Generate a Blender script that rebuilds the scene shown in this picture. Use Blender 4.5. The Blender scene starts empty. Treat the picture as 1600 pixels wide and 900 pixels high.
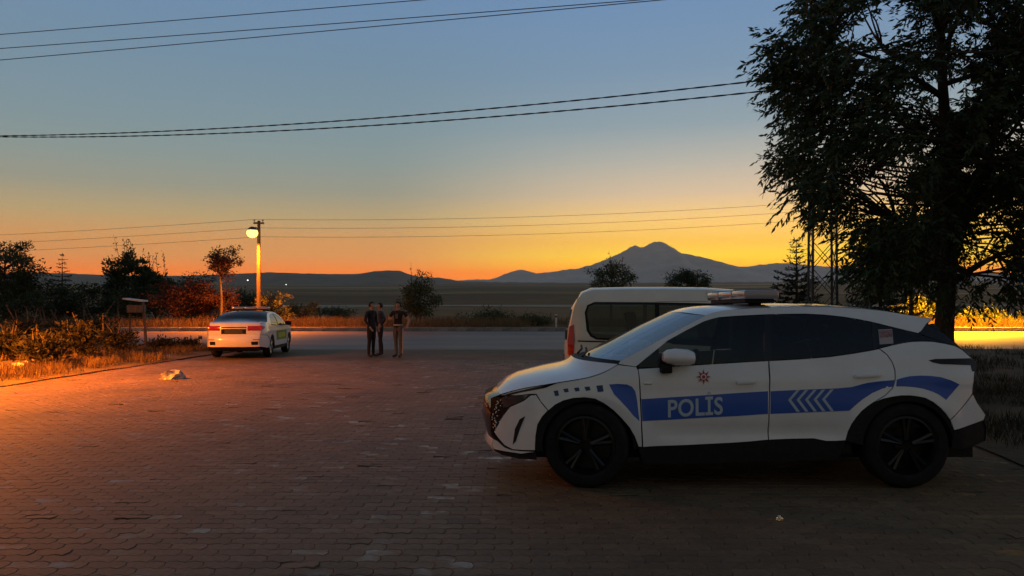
import bpy, bmesh, math, random
import numpy as np
from mathutils import Vector, Matrix, Quaternion, noise
from mathutils.geometry import delaunay_2d_cdt

random.seed(7)
RNG = np.random.default_rng(7)
SC = bpy.context.scene
COL = SC.collection
R = math.radians

# ------------------------------------------------------------------ camera
F, YE, H = 1180.0, 460.0, 1.60          # focal length and eye level in photo pixels, eye height in m
cam = bpy.data.cameras.new('camera')
cam.sensor_width = 36.0
cam.lens = F / 1600.0 * 36.0
cam.shift_y = (YE - 450.0) / 1600.0
cam.clip_start, cam.clip_end = 0.05, 80000.0
camo = bpy.data.objects.new('camera', cam)
COL.objects.link(camo)
camo.location = (0, 0, H)
camo.rotation_euler = (R(90), 0, 0)
SC.camera = camo

# ------------------------------------------------------------------ sky (sun just below the horizon, right of the mountain)
SUN_AZ = R(26)                          # to the right of the view direction
world = bpy.data.worlds.new('World')
SC.world = world
world.use_nodes = True
NT = world.node_tree
NT.nodes.clear()


def N(tree, typ, **kw):
    n = tree.nodes.new(typ)
    for k, v in kw.items():
        if k.startswith('i_'):
            key = k[2:]
            key = int(key) if key.isdigit() else key.replace('_', ' ')
            n.inputs[key].default_value = v
        else:
            setattr(n, k, v)
    return n


def L(tree, a, b):
    tree.links.new(a, b)


def ramp(tree, stops, interp='LINEAR'):
    r = tree.nodes.new('ShaderNodeValToRGB')
    r.color_ramp.interpolation = interp
    e = r.color_ramp.elements
    while len(e) > 1:
        e.remove(e[-1])
    e[0].position = stops[0][0]
    e[0].color = (*stops[0][1], 1)
    for p, c in stops[1:]:
        x = e.new(p)
        x.color = (*c, 1)
    return r


tc = N(NT, 'ShaderNodeTexCoord')
nrm = N(NT, 'ShaderNodeVectorMath', operation='NORMALIZE')
L(NT, tc.outputs['Generated'], nrm.inputs[0])
sep = N(NT, 'ShaderNodeSeparateXYZ')
L(NT, nrm.outputs[0], sep.inputs[0])
# elevation 0..1 (sine, square-rooted to give the low sky room in the ramps)
mx = N(NT, 'ShaderNodeMath', operation='MAXIMUM', i_1=0.0)
L(NT, sep.outputs['Z'], mx.inputs[0])
sq = N(NT, 'ShaderNodeMath', operation='POWER', i_1=0.5)
L(NT, mx.outputs[0], sq.inputs[0])
# azimuth from the sun
flat = N(NT, 'ShaderNodeVectorMath', operation='MULTIPLY')
flat.inputs[1].default_value = (1, 1, 0)
L(NT, nrm.outputs[0], flat.inputs[0])
fn = N(NT, 'ShaderNodeVectorMath', operation='NORMALIZE')
L(NT, flat.outputs[0], fn.inputs[0])
dt = N(NT, 'ShaderNodeVectorMath', operation='DOT_PRODUCT')
dt.inputs[1].default_value = (math.sin(SUN_AZ), math.cos(SUN_AZ), 0)
L(NT, fn.outputs[0], dt.inputs[0])


def rp(deg):
    return math.sqrt(max(0.0, math.sin(R(deg))))


ZEN = [(rp(38), (0.08, 0.125, 0.185)), (1.0, (0.05, 0.075, 0.105))]
RA = ramp(NT, [(0.0, (1.45, 0.34, 0.0)), (rp(1.6), (1.45, 0.42, 0.0)), (rp(2.3), (1.50, 0.80, 0.0)), (rp(2.9), (1.45, 0.95, 0.03)), (rp(3.9), (1.35, 0.78, 0.08)), (rp(5.6), (1.12, 0.70, 0.25)),
               (rp(7.5), (0.83, 0.62, 0.40)), (rp(9.8), (0.52, 0.50, 0.43)), (rp(12.4), (0.285, 0.375, 0.42)),
               (rp(16.5), (0.185, 0.30, 0.43)), (rp(21), (0.145, 0.265, 0.45))] + ZEN)
RB = ramp(NT, [(0.0, (1.30, 0.27, 0.0)), (rp(1.6), (1.25, 0.28, 0.02)), (rp(2.75), (0.92, 0.37, 0.105)), (rp(3.9), (0.80, 0.38, 0.13)), (rp(5.6), (0.50, 0.375, 0.22)),
               (rp(7.5), (0.345, 0.35, 0.265)), (rp(9.8), (0.25, 0.325, 0.315)), (rp(12.4), (0.20, 0.30, 0.345)),
               (rp(16.5), (0.16, 0.265, 0.365)), (rp(21), (0.138, 0.25, 0.41))] + ZEN)
RC = ramp(NT, [(0.0, (0.17, 0.145, 0.105)), (rp(6), (0.20, 0.165, 0.12)), (rp(14), (0.175, 0.165, 0.125)),
               (rp(25), (0.12, 0.135, 0.125))] + ZEN)
for r_, k_ in ((RA, 1.17), (RB, 1.17)):
    for e_ in r_.color_ramp.elements:
        if e_.position < rp(6): e_.color = (e_.color[0] * k_, e_.color[1] * (k_ - .03), e_.color[2] * .9, 1)
for r_ in (RA, RB, RC):
    L(NT, sq.outputs[0], r_.inputs[0])
mA = N(NT, 'ShaderNodeMapRange', interpolation_type='SMOOTHSTEP')
mA.inputs['From Min'].default_value = 0.80
mA.inputs['From Max'].default_value = 1.0
L(NT, dt.outputs['Value'], mA.inputs['Value'])
mB = N(NT, 'ShaderNodeMapRange', interpolation_type='SMOOTHSTEP')
mB.inputs['From Min'].default_value = -0.55
mB.inputs['From Max'].default_value = 0.55
L(NT, dt.outputs['Value'], mB.inputs['Value'])
mixAB = N(NT, 'ShaderNodeMix', data_type='RGBA')
L(NT, mA.outputs[0], mixAB.inputs[0]); L(NT, RB.outputs[0], mixAB.inputs[6]); L(NT, RA.outputs[0], mixAB.inputs[7])
mixC = N(NT, 'ShaderNodeMix', data_type='RGBA')
L(NT, mB.outputs[0], mixC.inputs[0]); L(NT, RC.outputs[0], mixC.inputs[6]); L(NT, mixAB.outputs[2], mixC.inputs[7])
bg1 = N(NT, 'ShaderNodeBackground', i_Strength=1.08)
L(NT, mixC.outputs[2], bg1.inputs['Color'])
nish = N(NT, 'ShaderNodeTexSky', sky_type='NISHITA', sun_disc=False, sun_elevation=R(-1.5), sun_rotation=SUN_AZ)
bg2 = N(NT, 'ShaderNodeBackground', i_Strength=0.02)
L(NT, nish.outputs[0], bg2.inputs['Color'])
add = N(NT, 'ShaderNodeAddShader')
L(NT, bg1.outputs[0], add.inputs[0]); L(NT, bg2.outputs[0], add.inputs[1])
wout = N(NT, 'ShaderNodeOutputWorld')
L(NT, add.outputs[0], wout.inputs['Surface'])

SC.view_settings.view_transform = 'Standard'
SC.view_settings.look = 'None'
SC.view_settings.exposure = 0.0
SC.view_settings.gamma = 1.0
SC.render.engine = 'CYCLES'
SC.cycles.use_denoising = True
SC.cycles.max_bounces = 7
SC.cycles.transparent_max_bounces = 12
SC.cycles.volume_bounces = 0
SC.cycles.sample_clamp_indirect = 4.0


# ------------------------------------------------------------------ helpers
def gz(y):
    """height of the paved yard: it falls 2 % away from the camera"""
    return -0.02 * (max(y, -30.0) - 6.2)


def P(px, py, D):
    """the point at depth D seen at a photo pixel"""
    return Vector(((px - 800) / F * D, D, H - (py - YE) / F * D))


def ground_D(py):
    return (H - 0.124) / ((py - YE) / F - 0.02)


def gp_at(px, py):
    D = ground_D(py)
    return Vector(((px - 800) / F * D, D, gz(D)))


def tag(o, label=None, cat=None, group=None, kind=None):
    if label: o['label'] = label
    if cat: o['category'] = cat
    if group: o['group'] = group
    if kind: o['kind'] = kind
    return o


def link(name, me, mats=None, parent=None, loc=None):
    o = bpy.data.objects.new(name, me)
    COL.objects.link(o)
    if mats is not None and me is not None:
        for m in (mats if isinstance(mats, (list, tuple)) else [mats]):
            me.materials.append(m)
    if parent is not None: o.parent = parent
    if loc is not None: o.location = loc
    return o


def empty(name, loc, label, cat, group=None):
    o = bpy.data.objects.new(name, None)
    COL.objects.link(o)
    o.location = loc
    o.empty_display_size = 0.2
    return tag(o, label, cat, group)


def mesh_np(name, V, Fc, smooth=False):
    """mesh from numpy arrays: verts (n,3), faces (m,k)"""
    V = np.asarray(V, dtype=np.float32)
    Fc = np.asarray(Fc, dtype=np.int32)
    me = bpy.data.meshes.new(name)
    m, k = Fc.shape
    me.vertices.add(len(V)); me.vertices.foreach_set('co', V.ravel())
    me.loops.add(m * k); me.loops.foreach_set('vertex_index', Fc.ravel())
    me.polygons.add(m)
    me.polygons.foreach_set('loop_start', np.arange(0, m * k, k, dtype=np.int32))
    me.polygons.foreach_set('loop_total', np.full(m, k, dtype=np.int32))
    if smooth: me.polygons.foreach_set('use_smooth', np.ones(m, dtype=bool))
    me.update(calc_edges=True)
    me.validate()
    return me


def bm_mesh(name, bm, smooth=False):
    me = bpy.data.meshes.new(name)
    if smooth:
        for f in bm.faces: f.smooth = True
    bm.to_mesh(me); bm.free()
    return me


class MB:
    """collects simple shapes into one mesh"""
    def __init__(s): s.v, s.f = [], []

    def add(s, v, f):
        o = len(s.v); s.v += [tuple(x) for x in v]; s.f += [tuple(i + o for i in q) for q in f]; return s

    def box(s, c, d, rot=None):
        h = [x / 2 for x in d]
        vs = [Vector((sx * h[0], sy * h[1], sz * h[2])) for sz in (-1, 1) for sy in (-1, 1) for sx in (-1, 1)]
        if rot is not None: vs = [rot @ v for v in vs]
        vs = [v + Vector(c) for v in vs]
        return s.add(vs, [(0, 2, 3, 1), (4, 5, 7, 6), (0, 1, 5, 4), (2, 6, 7, 3), (0, 4, 6, 2), (1, 3, 7, 5)])

    def tube(s, pts, radii, n=8, caps=True):
        pts = [Vector(p) for p in pts]
        if not isinstance(radii, (list, tuple)): radii = [radii] * len(pts)
        vs, fs = [], []
        ref = None
        for i, p in enumerate(pts):
            t = (pts[min(i + 1, len(pts) - 1)] - pts[max(i - 1, 0)]).normalized()
            if ref is None:
                ref = t.orthogonal().normalized()
            ref = (ref - t * ref.dot(t)).normalized()
            b = t.cross(ref)
            for k in range(n):
                a = 2 * math.pi * k / n
                vs.append(p + (ref * math.cos(a) + b * math.sin(a)) * radii[i])
        for i in range(len(pts) - 1):
            for k in range(n):
                fs.append((i * n + k, i * n + (k + 1) % n, (i + 1) * n + (k + 1) % n, (i + 1) * n + k))
        if caps:
            fs.append(tuple(range(n))[::-1]); fs.append(tuple(range((len(pts) - 1) * n, len(pts) * n)))
        return s.add(vs, fs)

    def lathe(s, prof, n=32, c=(0, 0, 0), axis='Z'):
        vs, fs = [], []
        for (r, h) in prof:
            for k in range(n):
                a = 2 * math.pi * k / n
                x, y = r * math.cos(a), r * math.sin(a)
                v = (x, y, h) if axis == 'Z' else (x, h, y)
                vs.append((v[0] + c[0], v[1] + c[1], v[2] + c[2]))
        for i in range(len(prof) - 1):
            for k in range(n):
                fs.append((i * n + k, i * n + (k + 1) % n, (i + 1) * n + (k + 1) % n, (i + 1) * n + k))
        return s.add(vs, fs)

    def mesh(s, name, smooth=False, bevel=0.0, seg=2):
        me = bpy.data.meshes.new(name)
        me.from_pydata([tuple(v) for v in s.v], [], s.f)
        bm = bmesh.new(); bm.from_mesh(me)
        bmesh.ops.remove_doubles(bm, verts=bm.verts, dist=1e-5)
        if bevel > 0:
            bmesh.ops.bevel(bm, geom=list(bm.edges), offset=bevel, segments=seg, affect='EDGES', profile=0.6)
        bmesh.ops.recalc_face_normals(bm, faces=bm.faces)
        if smooth:
            for f in bm.faces: f.smooth = True
            for e in bm.edges:
                if len(e.link_faces) == 2 and e.calc_face_angle(0) > R(40): e.smooth = False
        bm.to_mesh(me); bm.free()
        return me

    def obj(s, name, mat, parent=None, smooth=False, bevel=0.0, loc=None, seg=2):
        return link(name, s.mesh(name, smooth, bevel, seg), mat, parent, loc)


# ------------------------------------------------------------------ materials
def pbr(name, col, rough=0.6, metal=0.0, spec=0.5, coat=0.0, var=0.0, vscale=3.0, col2=None, bump=0.0, bscale=40.0,
        island=0.0, emit=None, estr=0.0, trans=0.0, stretch=(1, 1, 1), bdist=0.02, objrand=0.0):
    m = bpy.data.materials.new(name)
    m.use_nodes = True
    t = m.node_tree
    b = t.nodes['Principled BSDF']
    b.inputs['Base Color'].default_value = (*col, 1)
    b.inputs['Roughness'].default_value = rough
    b.inputs['Metallic'].default_value = metal
    b.inputs['Specular IOR Level'].default_value = spec
    b.inputs['Coat Weight'].default_value = coat
    b.inputs['Coat Roughness'].default_value = 0.05
    cur = None
    if var > 0 or col2 or bump > 0:
        tcn = N(t, 'ShaderNodeTexCoord')
        mp = N(t, 'ShaderNodeMapping'); mp.inputs['Scale'].default_value = stretch
        L(t, tcn.outputs['Object'], mp.inputs[0])
    if col2 is not None or var > 0:
        nz = N(t, 'ShaderNodeTexNoise', i_Scale=vscale, i_Detail=6.0, i_Roughness=0.65)
        L(t, mp.outputs[0], nz.inputs['Vector'])
        c2 = col2 if col2 is not None else tuple(max(0, x * (1 - var)) for x in col)
        c1 = col if col2 is not None else tuple(min(1, x * (1 + var)) for x in col)
        rr = ramp(t, [(0.35, c2), (0.65, c1)])
        L(t, nz.outputs['Fac'], rr.inputs[0])
        cur = rr.outputs[0]
    if island > 0 or objrand > 0:
        val = None
        if island > 0:
            g = N(t, 'ShaderNodeNewGeometry'); val = g.outputs['Random Per Island']
        if objrand > 0:
            oi = N(t, 'ShaderNodeObjectInfo')
            if val is None: val = oi.outputs['Random']
            else:
                ad = N(t, 'ShaderNodeMath', operation='ADD'); L(t, val, ad.inputs[0]); L(t, oi.outputs['Random'], ad.inputs[1])
                fr = N(t, 'ShaderNodeMath', operation='FRACT'); L(t, ad.outputs[0], fr.inputs[0]); val = fr.outputs[0]
        amt = max(island, objrand)
        mr = N(t, 'ShaderNodeMapRange'); mr.inputs['To Min'].default_value = 1 - amt; mr.inputs['To Max'].default_value = 1 + amt
        L(t, val, mr.inputs['Value'])
        mu = N(t, 'ShaderNodeMix', data_type='RGBA', blend_type='MULTIPLY'); mu.inputs[0].default_value = 1.0
        if cur is not None: L(t, cur, mu.inputs[6])
        else: mu.inputs[6].default_value = (*col, 1)
        L(t, mr.outputs[0], mu.inputs[7])
        cur = mu.outputs[2]
    if cur is not None: L(t, cur, b.inputs['Base Color'])
    if bump > 0:
        nb = N(t, 'ShaderNodeTexNoise', i_Scale=bscale, i_Detail=5.0, i_Roughness=0.6)
        L(t, mp.outputs[0], nb.inputs['Vector'])
        bp = N(t, 'ShaderNodeBump', i_Strength=bump, i_Distance=bdist)
        L(t, nb.outputs['Fac'], bp.inputs['Height']); L(t, bp.outputs[0], b.inputs['Normal'])
    if emit is not None:
        b.inputs['Emission Color'].default_value = (*emit, 1)
        b.inputs['Emission Strength'].default_value = estr
    if trans > 0:
        out = t.nodes['Material Output']
        tr = N(t, 'ShaderNodeBsdfTranslucent'); mxs = N(t, 'ShaderNodeMixShader'); mxs.inputs[0].default_value = trans
        if cur is not None: L(t, cur, tr.inputs['Color'])
        else: tr.inputs['Color'].default_value = (*col, 1)
        L(t, b.outputs[0], mxs.inputs[1]); L(t, tr.outputs[0], mxs.inputs[2]); L(t, mxs.outputs[0], out.inputs['Surface'])
    return m


def glass(name, tint, rough=0.0, ior=1.5):
    m = bpy.data.materials.new(name); m.use_nodes = True
    t = m.node_tree; t.nodes.clear()
    fr = N(t, 'ShaderNodeFresnel', i_IOR=ior)
    tr = N(t, 'ShaderNodeBsdfTransparent'); tr.inputs['Color'].default_value = (*tint, 1)
    gl = N(t, 'ShaderNodeBsdfGlossy', i_Roughness=rough + 0.02); gl.inputs['Color'].default_value = (0.95, 0.97, 1, 1)
    mxs = N(t, 'ShaderNodeMixShader'); out = N(t, 'ShaderNodeOutputMaterial')
    L(t, fr.outputs[0], mxs.inputs[0]); L(t, tr.outputs[0], mxs.inputs[1]); L(t, gl.outputs[0], mxs.inputs[2])
    L(t, mxs.outputs[0], out.inputs['Surface'])
    return m


M = dict(
    white=pbr('white_paint', (0.76, 0.77, 0.78), 0.32, coat=0.8, var=0.05, vscale=2.5),
    cream=pbr('warm_lit_white', (0.76, 0.68, 0.56), 0.38, coat=0.5, var=0.06, vscale=2.0),  # white van body, with the warm light on it put into the colour
    sedan=pbr('sedan_paint', (0.78, 0.77, 0.75), 0.30, coat=0.8, var=0.04, vscale=2.0),
    black=pbr('black_plastic', (0.012, 0.012, 0.013), 0.65, spec=0.25, var=0.3, vscale=20),
    gloss_black=pbr('gloss_black', (0.006, 0.006, 0.007), 0.12, spec=0.5),
    rubber=pbr('tyre_rubber', (0.014, 0.014, 0.014), 0.85, spec=0.2, var=0.3, vscale=15),
    rim=pbr('dark_alloy', (0.006, 0.006, 0.007), 0.4, metal=0.3),
    rim_cut=pbr('machined_alloy', (0.05, 0.05, 0.052), 0.4, metal=1.0),
    rim_silver=pbr('silver_alloy', (0.35, 0.35, 0.36), 0.35, metal=1.0),
    chrome=pbr('chrome', (0.75, 0.75, 0.75), 0.12, metal=1.0),
    blue=pbr('blue_vinyl', (0.012, 0.085, 0.42), 0.40, coat=0.2),
    dkblue=pbr('dark_blue_vinyl', (0.01, 0.04, 0.14), 0.4),
    decal=pbr('pale_reflective_vinyl', (0.42, 0.52, 0.62), 0.45),
    red=pbr('red_vinyl', (0.38, 0.02, 0.03), 0.45),
    whitevinyl=pbr('white_vinyl', (0.70, 0.66, 0.66), 0.5),
    stickred=pbr('sticker_red', (0.22, 0.05, 0.06), 0.5, col2=(0.34, 0.25, 0.26), vscale=60),
    sticker=pbr('sticker_paper', (0.40, 0.36, 0.37), 0.5),
    green=pbr('green_vinyl', (0.13, 0.22, 0.02), 0.45),
    yellow=pbr('yellow_green_vinyl', (0.42, 0.48, 0.03), 0.45),
    taillight=pbr('red_lens', (0.42, 0.008, 0.010), 0.15, coat=0.5),
    darklens=pbr('smoked_lens', (0.010, 0.010, 0.018), 0.22, spec=0.3),
    headlens=pbr('head_lamp_lens', (0.05, 0.05, 0.055), 0.06, coat=1.0),
    lightbar=pbr('light_bar_lens', (0.34, 0.30, 0.32), 0.12, coat=1.0),
    barblue=pbr('blue_lens', (0.02, 0.05, 0.30), 0.12, coat=1.0),
    plate=pbr('number_plate', (0.05, 0.05, 0.05), 0.5),
    interior=pbr('dark_interior', (0.03, 0.03, 0.032), 0.8),
    seat=pbr('seat_fabric', (0.05, 0.05, 0.055), 0.9),
    belt=pbr('pale_trim', (0.22, 0.22, 0.20), 0.7),
    bark=pbr('bark', (0.055, 0.042, 0.032), 0.95, var=0.4, vscale=9, bump=0.6, bscale=30, stretch=(1, 1, 0.25)),
    palebark=pbr('pale_bark', (0.13, 0.10, 0.075), 0.95, var=0.35, vscale=8, stretch=(1, 1, 0.3)),
    leaf=pbr('leaf_dark', (0.035, 0.062, 0.022), 0.55, island=0.45, trans=0.25),
    leafb=pbr('leaf_olive', (0.075, 0.085, 0.026), 0.6, island=0.45, trans=0.25),
    leafr=pbr('leaf_lit_red', (0.10, 0.036, 0.017), 0.6, island=0.45, trans=0.3),  # the street lamp's red light is put into this leaf colour
    needle=pbr('needles', (0.022, 0.040, 0.020), 0.6, island=0.4),
    straw=pbr('dry_grass', (0.18, 0.115, 0.05), 0.85, island=0.4, trans=0.2),
    weed=pbr('weeds', (0.034, 0.031, 0.014), 0.8, island=0.45, trans=0.2),
    paver=pbr('concrete_paver', (0.140, 0.097, 0.060), 0.62, spec=0.4, var=0.35, vscale=0.9, island=0.30, objrand=0.30, bump=0.35, bscale=90, bdist=0.004),
    joint=pbr('joint_sand', (0.055, 0.045, 0.037), 0.95, var=0.4, vscale=3, bump=0.5, bscale=60),
    asphalt=pbr('asphalt', (0.22, 0.16, 0.125), 0.62, spec=0.4, var=0.25, vscale=0.35, bump=0.3, bscale=140, stretch=(0.3, 1.2, 1)),
    paint=pbr('road_paint', (0.55, 0.54, 0.50), 0.7, var=0.25, vscale=6),
    kerb=pbr('kerb_concrete', (0.27, 0.25, 0.23), 0.9, var=0.25, vscale=4, objrand=0.2, bump=0.3, bscale=50),
    dirt=pbr('dry_earth', (0.15, 0.092, 0.05), 0.95, col2=(0.075, 0.06, 0.032), vscale=0.9, bump=0.9, bscale=9, bdist=0.06),
    wood=pbr('weathered_wood', (0.16, 0.11, 0.075), 0.9, var=0.35, vscale=5, stretch=(3, 3, 0.2), bump=0.4, bscale=25),
    concrete=pbr('pole_concrete', (0.30, 0.26, 0.22), 0.9, var=0.2, vscale=3),
    steel=pbr('galvanised_steel', (0.11, 0.10, 0.10), 0.6, metal=0.5, var=0.3, vscale=5),
    rust=pbr('rusty_iron', (0.11, 0.05, 0.03), 0.85, col2=(0.05, 0.03, 0.025), vscale=8),
    wire=pbr('wire', (0.06, 0.06, 0.065), 0.6, metal=0.4),
    cable=pbr('cable_sheath', (0.012, 0.012, 0.013), 0.6),
    porcelain=pbr('porcelain', (0.45, 0.42, 0.38), 0.25),
    litter=pbr('litter_paper', (0.62, 0.58, 0.55), 0.8, var=0.2, vscale=12),
    bag=pbr('plastic_bag', (0.55, 0.54, 0.55), 0.45, col2=(0.08, 0.07, 0.07), vscale=7),
    foil=pbr('foil', (0.9, 0.75, 0.5), 0.12, metal=1.0),
    whitepost=pbr('white_post', (0.66, 0.64, 0.58), 0.7, var=0.15, vscale=6),
    postband=pbr('post_band', (0.03, 0.03, 0.03), 0.6),
    skin=pbr('skin', (0.36, 0.22, 0.15), 0.6),
    hair=pbr('hair', (0.012, 0.010, 0.009), 0.7),
    navy=pbr('dark_navy_cloth', (0.014, 0.015, 0.022), 0.9),
    blackcloth=pbr('black_cloth', (0.012, 0.011, 0.012), 0.9),
    shirt=pbr('grey_blue_cloth', (0.05, 0.052, 0.065), 0.9),
    greycloth=pbr('grey_trousers', (0.085, 0.09, 0.095), 0.9),
    stripe=pbr('white_stripe', (0.42, 0.40, 0.38), 0.85),
    shoe=pbr('shoe', (0.012, 0.012, 0.012), 0.5),
    hill=pbr('hill_scrub', (0.11, 0.095, 0.07), 0.95, var=0.35, vscale=0.004),
    rock=pbr('hazed_rock', (0.58, 0.53, 0.50), 0.95, col2=(0.42, 0.38, 0.36), vscale=0.0016),  # lighter than bare rock: part of the haze's brightness is in this colour
    wallp=pbr('render_wall', (0.30, 0.27, 0.23), 0.9, var=0.15, vscale=2),
    rooftile=pbr('roof_tiles', (0.14, 0.06, 0.04), 0.9, var=0.2, vscale=4),
)
M['glass_front'] = glass('tinted_glass', (0.45, 0.50, 0.46))
M['glass_van'] = glass('van_glass', (0.42, 0.45, 0.38))
M['glass_rear'] = glass('privacy_glass', (0.035, 0.042, 0.045))
M['glass_screen'] = glass('windscreen_glass', (0.38, 0.46, 0.44), ior=5.0)
M['sodium'] = pbr('sodium_bowl', (1.0, 0.75, 0.3), 0.3, emit=(1.0, 0.60, 0.10), estr=4.0)
M['farlamp'] = pbr('far_lamp', (1, 0.95, 0.85), 0.4, emit=(1.0, 0.92, 0.78), estr=6.0)

# paving stones: stained in large patches that run across the stones
def paving_material(name, brick):
    m = bpy.data.materials.new(name); m.use_nodes = True
    t = m.node_tree; b = t.nodes['Principled BSDF']; b.inputs['Specular IOR Level'].default_value = 0.42
    ge = N(t, 'ShaderNodeNewGeometry')
    n1 = N(t, 'ShaderNodeTexNoise', i_Scale=0.55, i_Detail=7.0, i_Roughness=0.62); L(t, ge.outputs['Position'], n1.inputs['Vector'])
    n2 = N(t, 'ShaderNodeTexNoise', i_Scale=26.0, i_Detail=5.0, i_Roughness=0.7); L(t, ge.outputs['Position'], n2.inputs['Vector'])
    c1 = ramp(t, [(0.28, (0.070, 0.048, 0.027)), (0.48, (0.130, 0.086, 0.046)), (0.62, (0.150, 0.098, 0.053)), (0.78, (0.215, 0.150, 0.090))]); L(t, n1.outputs['Fac'], c1.inputs[0])
    c2 = ramp(t, [(0.3, (0.72, 0.72, 0.72)), (0.7, (1.25, 1.25, 1.25))]); L(t, n2.outputs['Fac'], c2.inputs[0])
    mu = N(t, 'ShaderNodeMix', data_type='RGBA', blend_type='MULTIPLY'); mu.inputs[0].default_value = 1.0
    L(t, c1.outputs[0], mu.inputs[6]); L(t, c2.outputs[0], mu.inputs[7])
    cur = mu.outputs[2]
    mu2 = N(t, 'ShaderNodeMix', data_type='RGBA', blend_type='MULTIPLY'); mu2.inputs[0].default_value = 1.0
    L(t, cur, mu2.inputs[6])
    bp = N(t, 'ShaderNodeBump', i_Strength=0.5, i_Distance=0.004)
    if brick:
        br = N(t, 'ShaderNodeTexBrick', i_Scale=1.0); br.inputs['Brick Width'].default_value = 0.224; br.inputs['Row Height'].default_value = 0.112
        br.inputs['Mortar Size'].default_value = 0.004; br.inputs['Mortar Smooth'].default_value = 0.5
        br.inputs['Color1'].default_value = (1.13, 1.13, 1.13, 1); br.inputs['Color2'].default_value = (0.87, 0.87, 0.87, 1); br.inputs['Mortar'].default_value = (0.62, 0.62, 0.62, 1)
        L(t, ge.outputs['Position'], br.inputs['Vector']); L(t, br.outputs['Color'], mu2.inputs[7])
    else:
        oi = N(t, 'ShaderNodeObjectInfo')
        ad = N(t, 'ShaderNodeMath', operation='ADD'); L(t, ge.outputs['Random Per Island'], ad.inputs[0]); L(t, oi.outputs['Random'], ad.inputs[1])
        fr = N(t, 'ShaderNodeMath', operation='FRACT'); L(t, ad.outputs[0], fr.inputs[0])
        mr = N(t, 'ShaderNodeMapRange'); mr.inputs['To Min'].default_value = 0.84; mr.inputs['To Max'].default_value = 1.16
        L(t, fr.outputs[0], mr.inputs['Value']); L(t, mr.outputs[0], mu2.inputs[7])
    L(t, mu2.outputs[2], b.inputs['Base Color'])
    if brick: b.inputs['Roughness'].default_value = 0.78; b.inputs['Specular IOR Level'].default_value = 0.25
    else:                       # a few stones are worn smooth
        n3 = N(t, 'ShaderNodeTexNoise', i_Scale=4.2, i_Detail=4.0, i_Roughness=0.6); L(t, ge.outputs['Position'], n3.inputs['Vector'])
        w1 = ramp(t, [(0.50, (0, 0, 0)), (0.64, (1, 1, 1))]); L(t, n3.outputs['Fac'], w1.inputs[0])
        w2 = ramp(t, [(0.66, (0, 0, 0)), (0.92, (1, 1, 1))]); L(t, fr.outputs[0], w2.inputs[0])
        wm = N(t, 'ShaderNodeMath', operation='MULTIPLY'); L(t, w1.outputs[0], wm.inputs[0]); L(t, w2.outputs[0], wm.inputs[1])
        rr = ramp(t, [(0.0, (0.66, 0.66, 0.66)), (1.0, (0.34, 0.34, 0.34))]); L(t, wm.outputs[0], rr.inputs[0]); L(t, rr.outputs[0], b.inputs['Roughness'])
    L(t, n2.outputs['Fac'], bp.inputs['Height']); L(t, bp.outputs[0], b.inputs['Normal'])
    return m


M['paver'] = paving_material('paving_stone', False)
M['far_paving'] = paving_material('paving_surface', True)

# fields on the plain: blocks of stubble, ploughed earth and crops
mf = bpy.data.materials.new('farm_fields'); mf.use_nodes = True
t = mf.node_tree; b = t.nodes['Principled BSDF']; b.inputs['Roughness'].default_value = 0.95; b.inputs['Specular IOR Level'].default_value = 0.1
ge = N(t, 'ShaderNodeNewGeometry')
mp = N(t, 'ShaderNodeMapping'); mp.inputs['Scale'].default_value = (1 / 1500.0, 1 / 520.0, 0); mp.inputs['Rotation'].default_value = (0, 0, R(3))
L(t, ge.outputs['Position'], mp.inputs[0])
vo = N(t, 'ShaderNodeTexVoronoi', i_Scale=1.0, i_Randomness=0.85); L(t, mp.outputs[0], vo.inputs['Vector'])
sx = N(t, 'ShaderNodeSeparateColor'); L(t, vo.outputs['Color'], sx.inputs[0])
fr_ = ramp(t, [(0.0, (0.050, 0.042, 0.028)), (0.22, (0.075, 0.062, 0.036)), (0.42, (0.045, 0.050, 0.024)), (0.60, (0.10, 0.078, 0.048)),
               (0.76, (0.20, 0.155, 0.095)), (0.86, (0.060, 0.050, 0.034)), (0.95, (0.25, 0.205, 0.135))], 'CONSTANT')
L(t, sx.outputs[0], fr_.inputs[0])
n2 = N(t, 'ShaderNodeTexNoise', i_Scale=0.02, i_Detail=6.0); L(t, ge.outputs['Position'], n2.inputs['Vector'])
r2 = ramp(t, [(0.3, (1.3, 1.02, 0.75)), (0.7, (2.4, 1.8, 1.3))]); L(t, n2.outputs['Fac'], r2.inputs[0])
mu = N(t, 'ShaderNodeMix', data_type='RGBA', blend_type='MULTIPLY'); mu.inputs[0].default_value = 1.0
L(t, fr_.outputs[0], mu.inputs[6]); L(t, r2.outputs[0], mu.inputs[7])
L(t, mu.outputs[2], b.inputs['Base Color'])
M['fields'] = mf

# ------------------------------------------------------------------ terrain
VX = -9.75                                     # left edge of the paving
LOT_END, ROAD_END = 28.0, 42.0
ROAD_Z = -0.45


def vnoise(x, y, s, seed=0.0):
    return noise.noise(Vector((x * s + seed, y * s - seed, seed * 1.7)))


PROF_Y = [42.25, 60, 100, 300, 1000, 2500, 6000, 10000, 23500]
PROF_Z = [-0.34, -0.45, -1.0, -3.6, -7.0, 5.0, 62.0, 150.0, 330.0]


def terrain_z(x, y):
    if y <= 42.25:
        if y < LOT_END: return gz(y) - 0.12
        return -0.62 if y < 42.05 else -0.34
    z = float(np.interp(y, PROF_Y, PROF_Z))
    amp = min(0.12 + max(0, y - 60) * 0.002, 9.0)
    z += amp * vnoise(x, y, 1.0 / (14 + y * 0.12), 3.1)
    return z


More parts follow.
